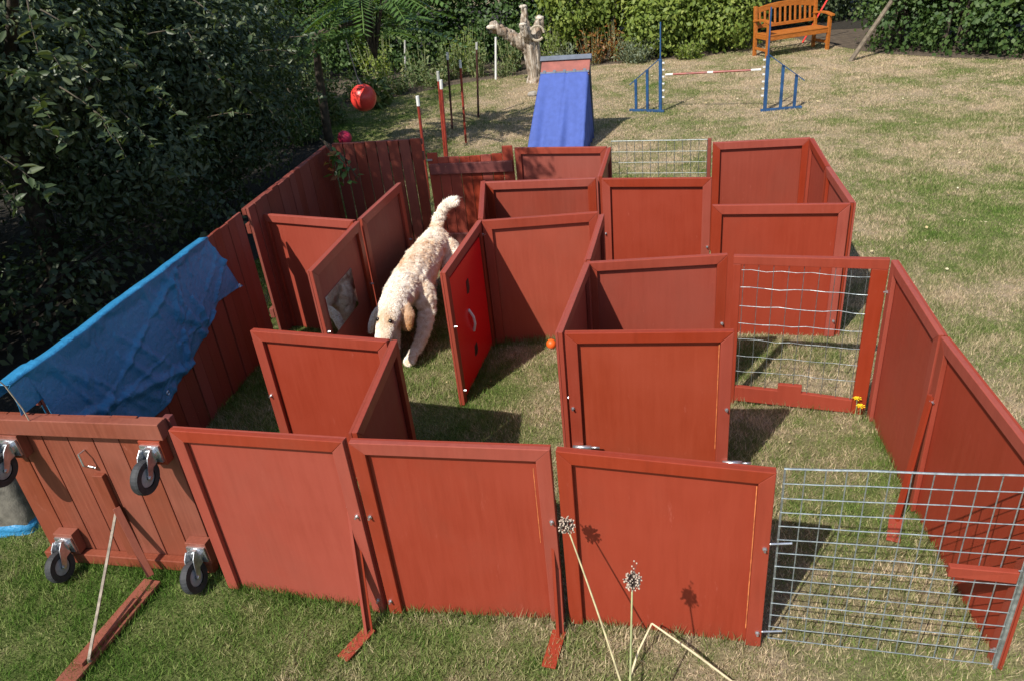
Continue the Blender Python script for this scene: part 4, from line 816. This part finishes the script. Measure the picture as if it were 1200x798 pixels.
# border plants
BG = 'border plants along the hedge foot'
def plant(label, x, y, n, h, r, mt, size=.10, group=BG, asp=.4):
    g = thing('border_plant', label, 'plant', (x, y, 0), 0, group); st_ = MB(); pts = []
    for k in range(n):
        a = random.uniform(0, 6.283); e = np.array([r*math.cos(a)*random.uniform(.2, 1), r*math.sin(a)*random.uniform(.2, 1), h*random.uniform(.35, 1)]); s0 = np.array([e[0]*.5, e[1]*.5, 0]); st_.tube([s0, (s0+e)/2+[0, 0, .03], e], [.005, .004, .002], 4)
        for q in range(22): f = random.uniform(.1, 1); pts.append(s0*(1-f)+e*f+RG.normal(0, .045, 3)*[1, 1, .6])
    obj('stem', st_, MT['green_stem'], g); leaves('foliage', np.array(pts), size, mt, g, asp=asp)
plant('tall straggly border plant below the ivy near the grey stake', -1.3, 16.3, 26, .9, .35, 'leaf_border')
plant('dense tangled plant with yellowing leaves in the flower bed', -.7, 16.7, 30, .8, .4, 'leaf_border')
plant('upright pale flower stems behind the farthest weave pole', -.1, 16.6, 24, .95, .3, 'leaf_border', .08)
plant('leafy border plant directly left out behind the stump', .6, 16.9, 24, .7, .35, 'leaf_border')
plant('broad-leaved low plant by the red ball', -2.1, 14.6, 22, .55, .35, 'leaf_border', .16, asp=.6)
plant('rough plant at the edge of the shaded border', -2.7, 13.6, 26, .7, .4, 'leaf_border', .12)
plant('grey-leaved bushy plant in front of the bright shrubs', 3.15, 16.35, 60, .55, .45, 'leaf_grey', .07)
plant('rusty brown dying plant under the bright shrubs', 2.3, 16.7, 26, .75, .35, 'leaf_rust', .08)
plant('low grey-green plant between ramp and bright shrubs', 1.75, 16.55, 26, .5, .3, 'leaf_grey', .08)
plant('low green plant at the foot of the shrub beside the jump mast', 4.2, 16.1, 30, .35, .35, 'leaf_bright', .09)
plant('yellow-green leafy plant at the foot of the ivy near the ball', -3.3, 15.6, 34, .9, .6, 'leaf_border', .10)
plant('loose green plant between the two pale stakes', -.35, 17.2, 30, 1.0, .5, 'leaf_bright', .08)
plant('green leafy plant hard against the ivy beside the stump', 1.5, 17.2, 30, .9, .45, 'leaf_bright', .08)
plant('low yellowing plant along the lawn edge of the flower bed', -1.0, 16.05, 22, .38, .4, 'leaf_border', .07)
plant('dark leafy plant filling the corner under the sumac', -3.0, 12.4, 34, .8, .5, 'leaf_ivy', .09)
plant('sprawling yellow-green plant on the soil behind the close pair of weave poles', -2.4, 15.5, 34, .6, .5, 'leaf_border', .09)
plant('leafy tangle spilling onto the lawn near the pale stake', -1.75, 15.75, 30, .5, .45, 'leaf_border', .08)
plant('taller green plant standing at the back of the bed by the ivy', -2.2, 17.0, 34, 1.1, .5, 'leaf_bright', .09)
plant('dense green plant in the bed beyond the hanging ball', -3.4, 14.7, 36, .8, .55, 'leaf_ivy', .10)
plant('small dry tuft beside the stump roots', .45, 16.35, 20, .35, .3, 'leaf_border', .06)
plant('rust-coloured stems beside the grey-leaved bush', 2.75, 16.75, 20, .85, .25, 'leaf_rust', .08)
# vine over the fence corner
vb = Vector(at_y(392, 172, 7.1)); g = thing('vine_spray', 'leafy vine spray hanging over the dark fence corner', 'vine', tuple(vb)); pts = []; b = MB()
for x, y in ((386, 190), (395, 205), (408, 200), (420, 212), (403, 215), (388, 182)):
    e = Vector(at_y(x, y, 7.0))-vb; b.tube([(-.15, .15, .05), e*.5+Vector((0, 0, .05)), e], .004, 4); pts += [np.array(e*random.uniform(.5, 1))+RG.normal(0, .025, 3) for _ in range(8)]
obj('stem', b, MT['twig'], g); leaves('foliage', np.array(pts), .085, 'leaf_sumac', g, asp=.5); leaves('faded_foliage', np.array(pts[:10])+[-.02, -.02, -.03], .08, 'leaf_rust', g, asp=.6)
# ------------------------------------------------------------------ grass blades and litter
def inside(poly, x, y):
    r = np.zeros(len(x), bool); n = len(poly)
    for i in range(n):
        (x0, y0), (x1, y1) = poly[i], poly[(i+1) % n]; c = ((y0 > y) != (y1 > y)); r ^= c & (x < (x1-x0)*(y-y0)/(y1-y0+1e-12)+x0)
    return r
BEDS = [[(v_.co.x, v_.co.y) for v_ in bpy.data.objects[n_].data.vertices] for n_ in ('flower_bed', 'tree_bed', 'hedge_bed')]
def grass(n, y0, y1, x0, x1, hmin, hmax, wd):
    x = RG.uniform(-1, 1, n); y = RG.uniform(y0, y1, n); f = (y-y0)/(y1-y0); x = (x0[0]*(1-f)+x0[1]*f)+(x+1)/2*((x1[0]-x0[0])*(1-f)+(x1[1]-x0[1])*f)
    k = np.ones(n, bool)
    for b_ in BEDS: k &= ~inside(b_, x, y)
    x, y = x[k], y[k]; n = len(x); tuft = .75+.35*np.sin(x*5+np.sin(y*4)*2)*np.sin(y*6+np.sin(x*3))
    h = RG.uniform(hmin, hmax, n)*tuft; a = RG.uniform(0, 6.283, n); ln = RG.uniform(.2, 1.1, n)*h; c, s = np.cos(a), np.sin(a); b = RG.uniform(0, 6.283, n); wc, ws = np.cos(b)*wd/2, np.sin(b)*wd/2
    V = np.stack([np.stack([x-wc, y-ws, np.zeros(n)], 1), np.stack([x+wc, y+ws, np.zeros(n)], 1), np.stack([x+c*ln, y+s*ln, h], 1)], 1).reshape(-1, 3)
    return V, RG.uniform(0, 1, n)
parts = [grass(360000, 1.9, 6.0, (-3.8, -3.6), (2.7, 5.2), .018, .050, .0046), grass(300000, 6.0, 10.5, (-3.0, -2.8), (5.2, 8.4), .016, .042, .0065), grass(330000, 10.5, 18, (-3.2, -3.2), (8.4, 12), .014, .036, .009)]
def edge_tufts(A_, B_, n, off=.035):
    A_, B_ = np.array(A_[:2]), np.array(B_[:2]); f = RG.uniform(0, 1, n); f = f[np.sin(f*23+A_[0]*9)+RG.normal(0, .7, n) > -.5]; n = len(f); p_ = A_+(B_-A_)*f[:, None]+RG.normal(0, off, (n, 2))
    h = RG.uniform(.03, .085, n); a = RG.uniform(0, 6.283, n); ln = RG.uniform(.1, .7, n)*h; wd = .0022; b = RG.uniform(0, 6.283, n); z = np.zeros(n)
    return np.stack([np.stack([p_[:, 0]-np.cos(b)*wd, p_[:, 1]-np.sin(b)*wd, z], 1), np.stack([p_[:, 0]+np.cos(b)*wd, p_[:, 1]+np.sin(b)*wd, z], 1), np.stack([p_[:, 0]+np.cos(a)*ln, p_[:, 1]+np.sin(a)*ln, h], 1)], 1).reshape(-1, 3), RG.uniform(0, .55, n)
for A_, B_, n_ in ((COR['F1L'], COR['F1R'], 1500), (COR['F2L'], COR['F2R'], 1300), (COR['F3L'], COR['F3R'], 900), (COR['RedB'], P1R, 2600), (COR['RedF'], COR['RedB'], 1600), (COR['R1L'], R12, 900), (R12, R2E, 700), (COR['GL'], COR['GR'], 800), (ML0, ML1, 900), (fB, fC, 1200), (COR['B1R'], BM, 600), (M1L, M1R, 700), (at(85, 655), at(255, 682), 1500), (at(185, 690), at(80, 800), 900)): parts.append(edge_tufts(A_, B_, n_))
V = np.concatenate([p_[0] for p_ in parts]); rr = np.concatenate([p_[1] for p_ in parts])
o = obj('grass', fast_mesh('grass', V, np.arange(len(V)).reshape(-1, 3), MT['lawn_blade'], rr)); o['kind'] = 'stuff'; o['label'] = 'short dry lawn grass with green patches'; o['category'] = 'grass'
n = 330; yy = RG.uniform(3, 17, n); xx = RG.uniform(-1, 1, n)*(.35*yy+1.5)+yy*.14; kk = ~np.any([inside(b_, xx, yy) for b_ in BEDS], 0); pts = np.stack([xx[kk], yy[kk], RG.uniform(.025, .04, kk.sum())], 1)
o = leaves('fallen_leaves', pts, np.clip(.005*pts[:, 1], .014, .040), 'leaf_fallen', None, up=3, droop=0, asp=.7); o['kind'] = 'stuff'; o['label'] = 'scattered small pale fallen leaves on the lawn'; o['category'] = 'leaves'
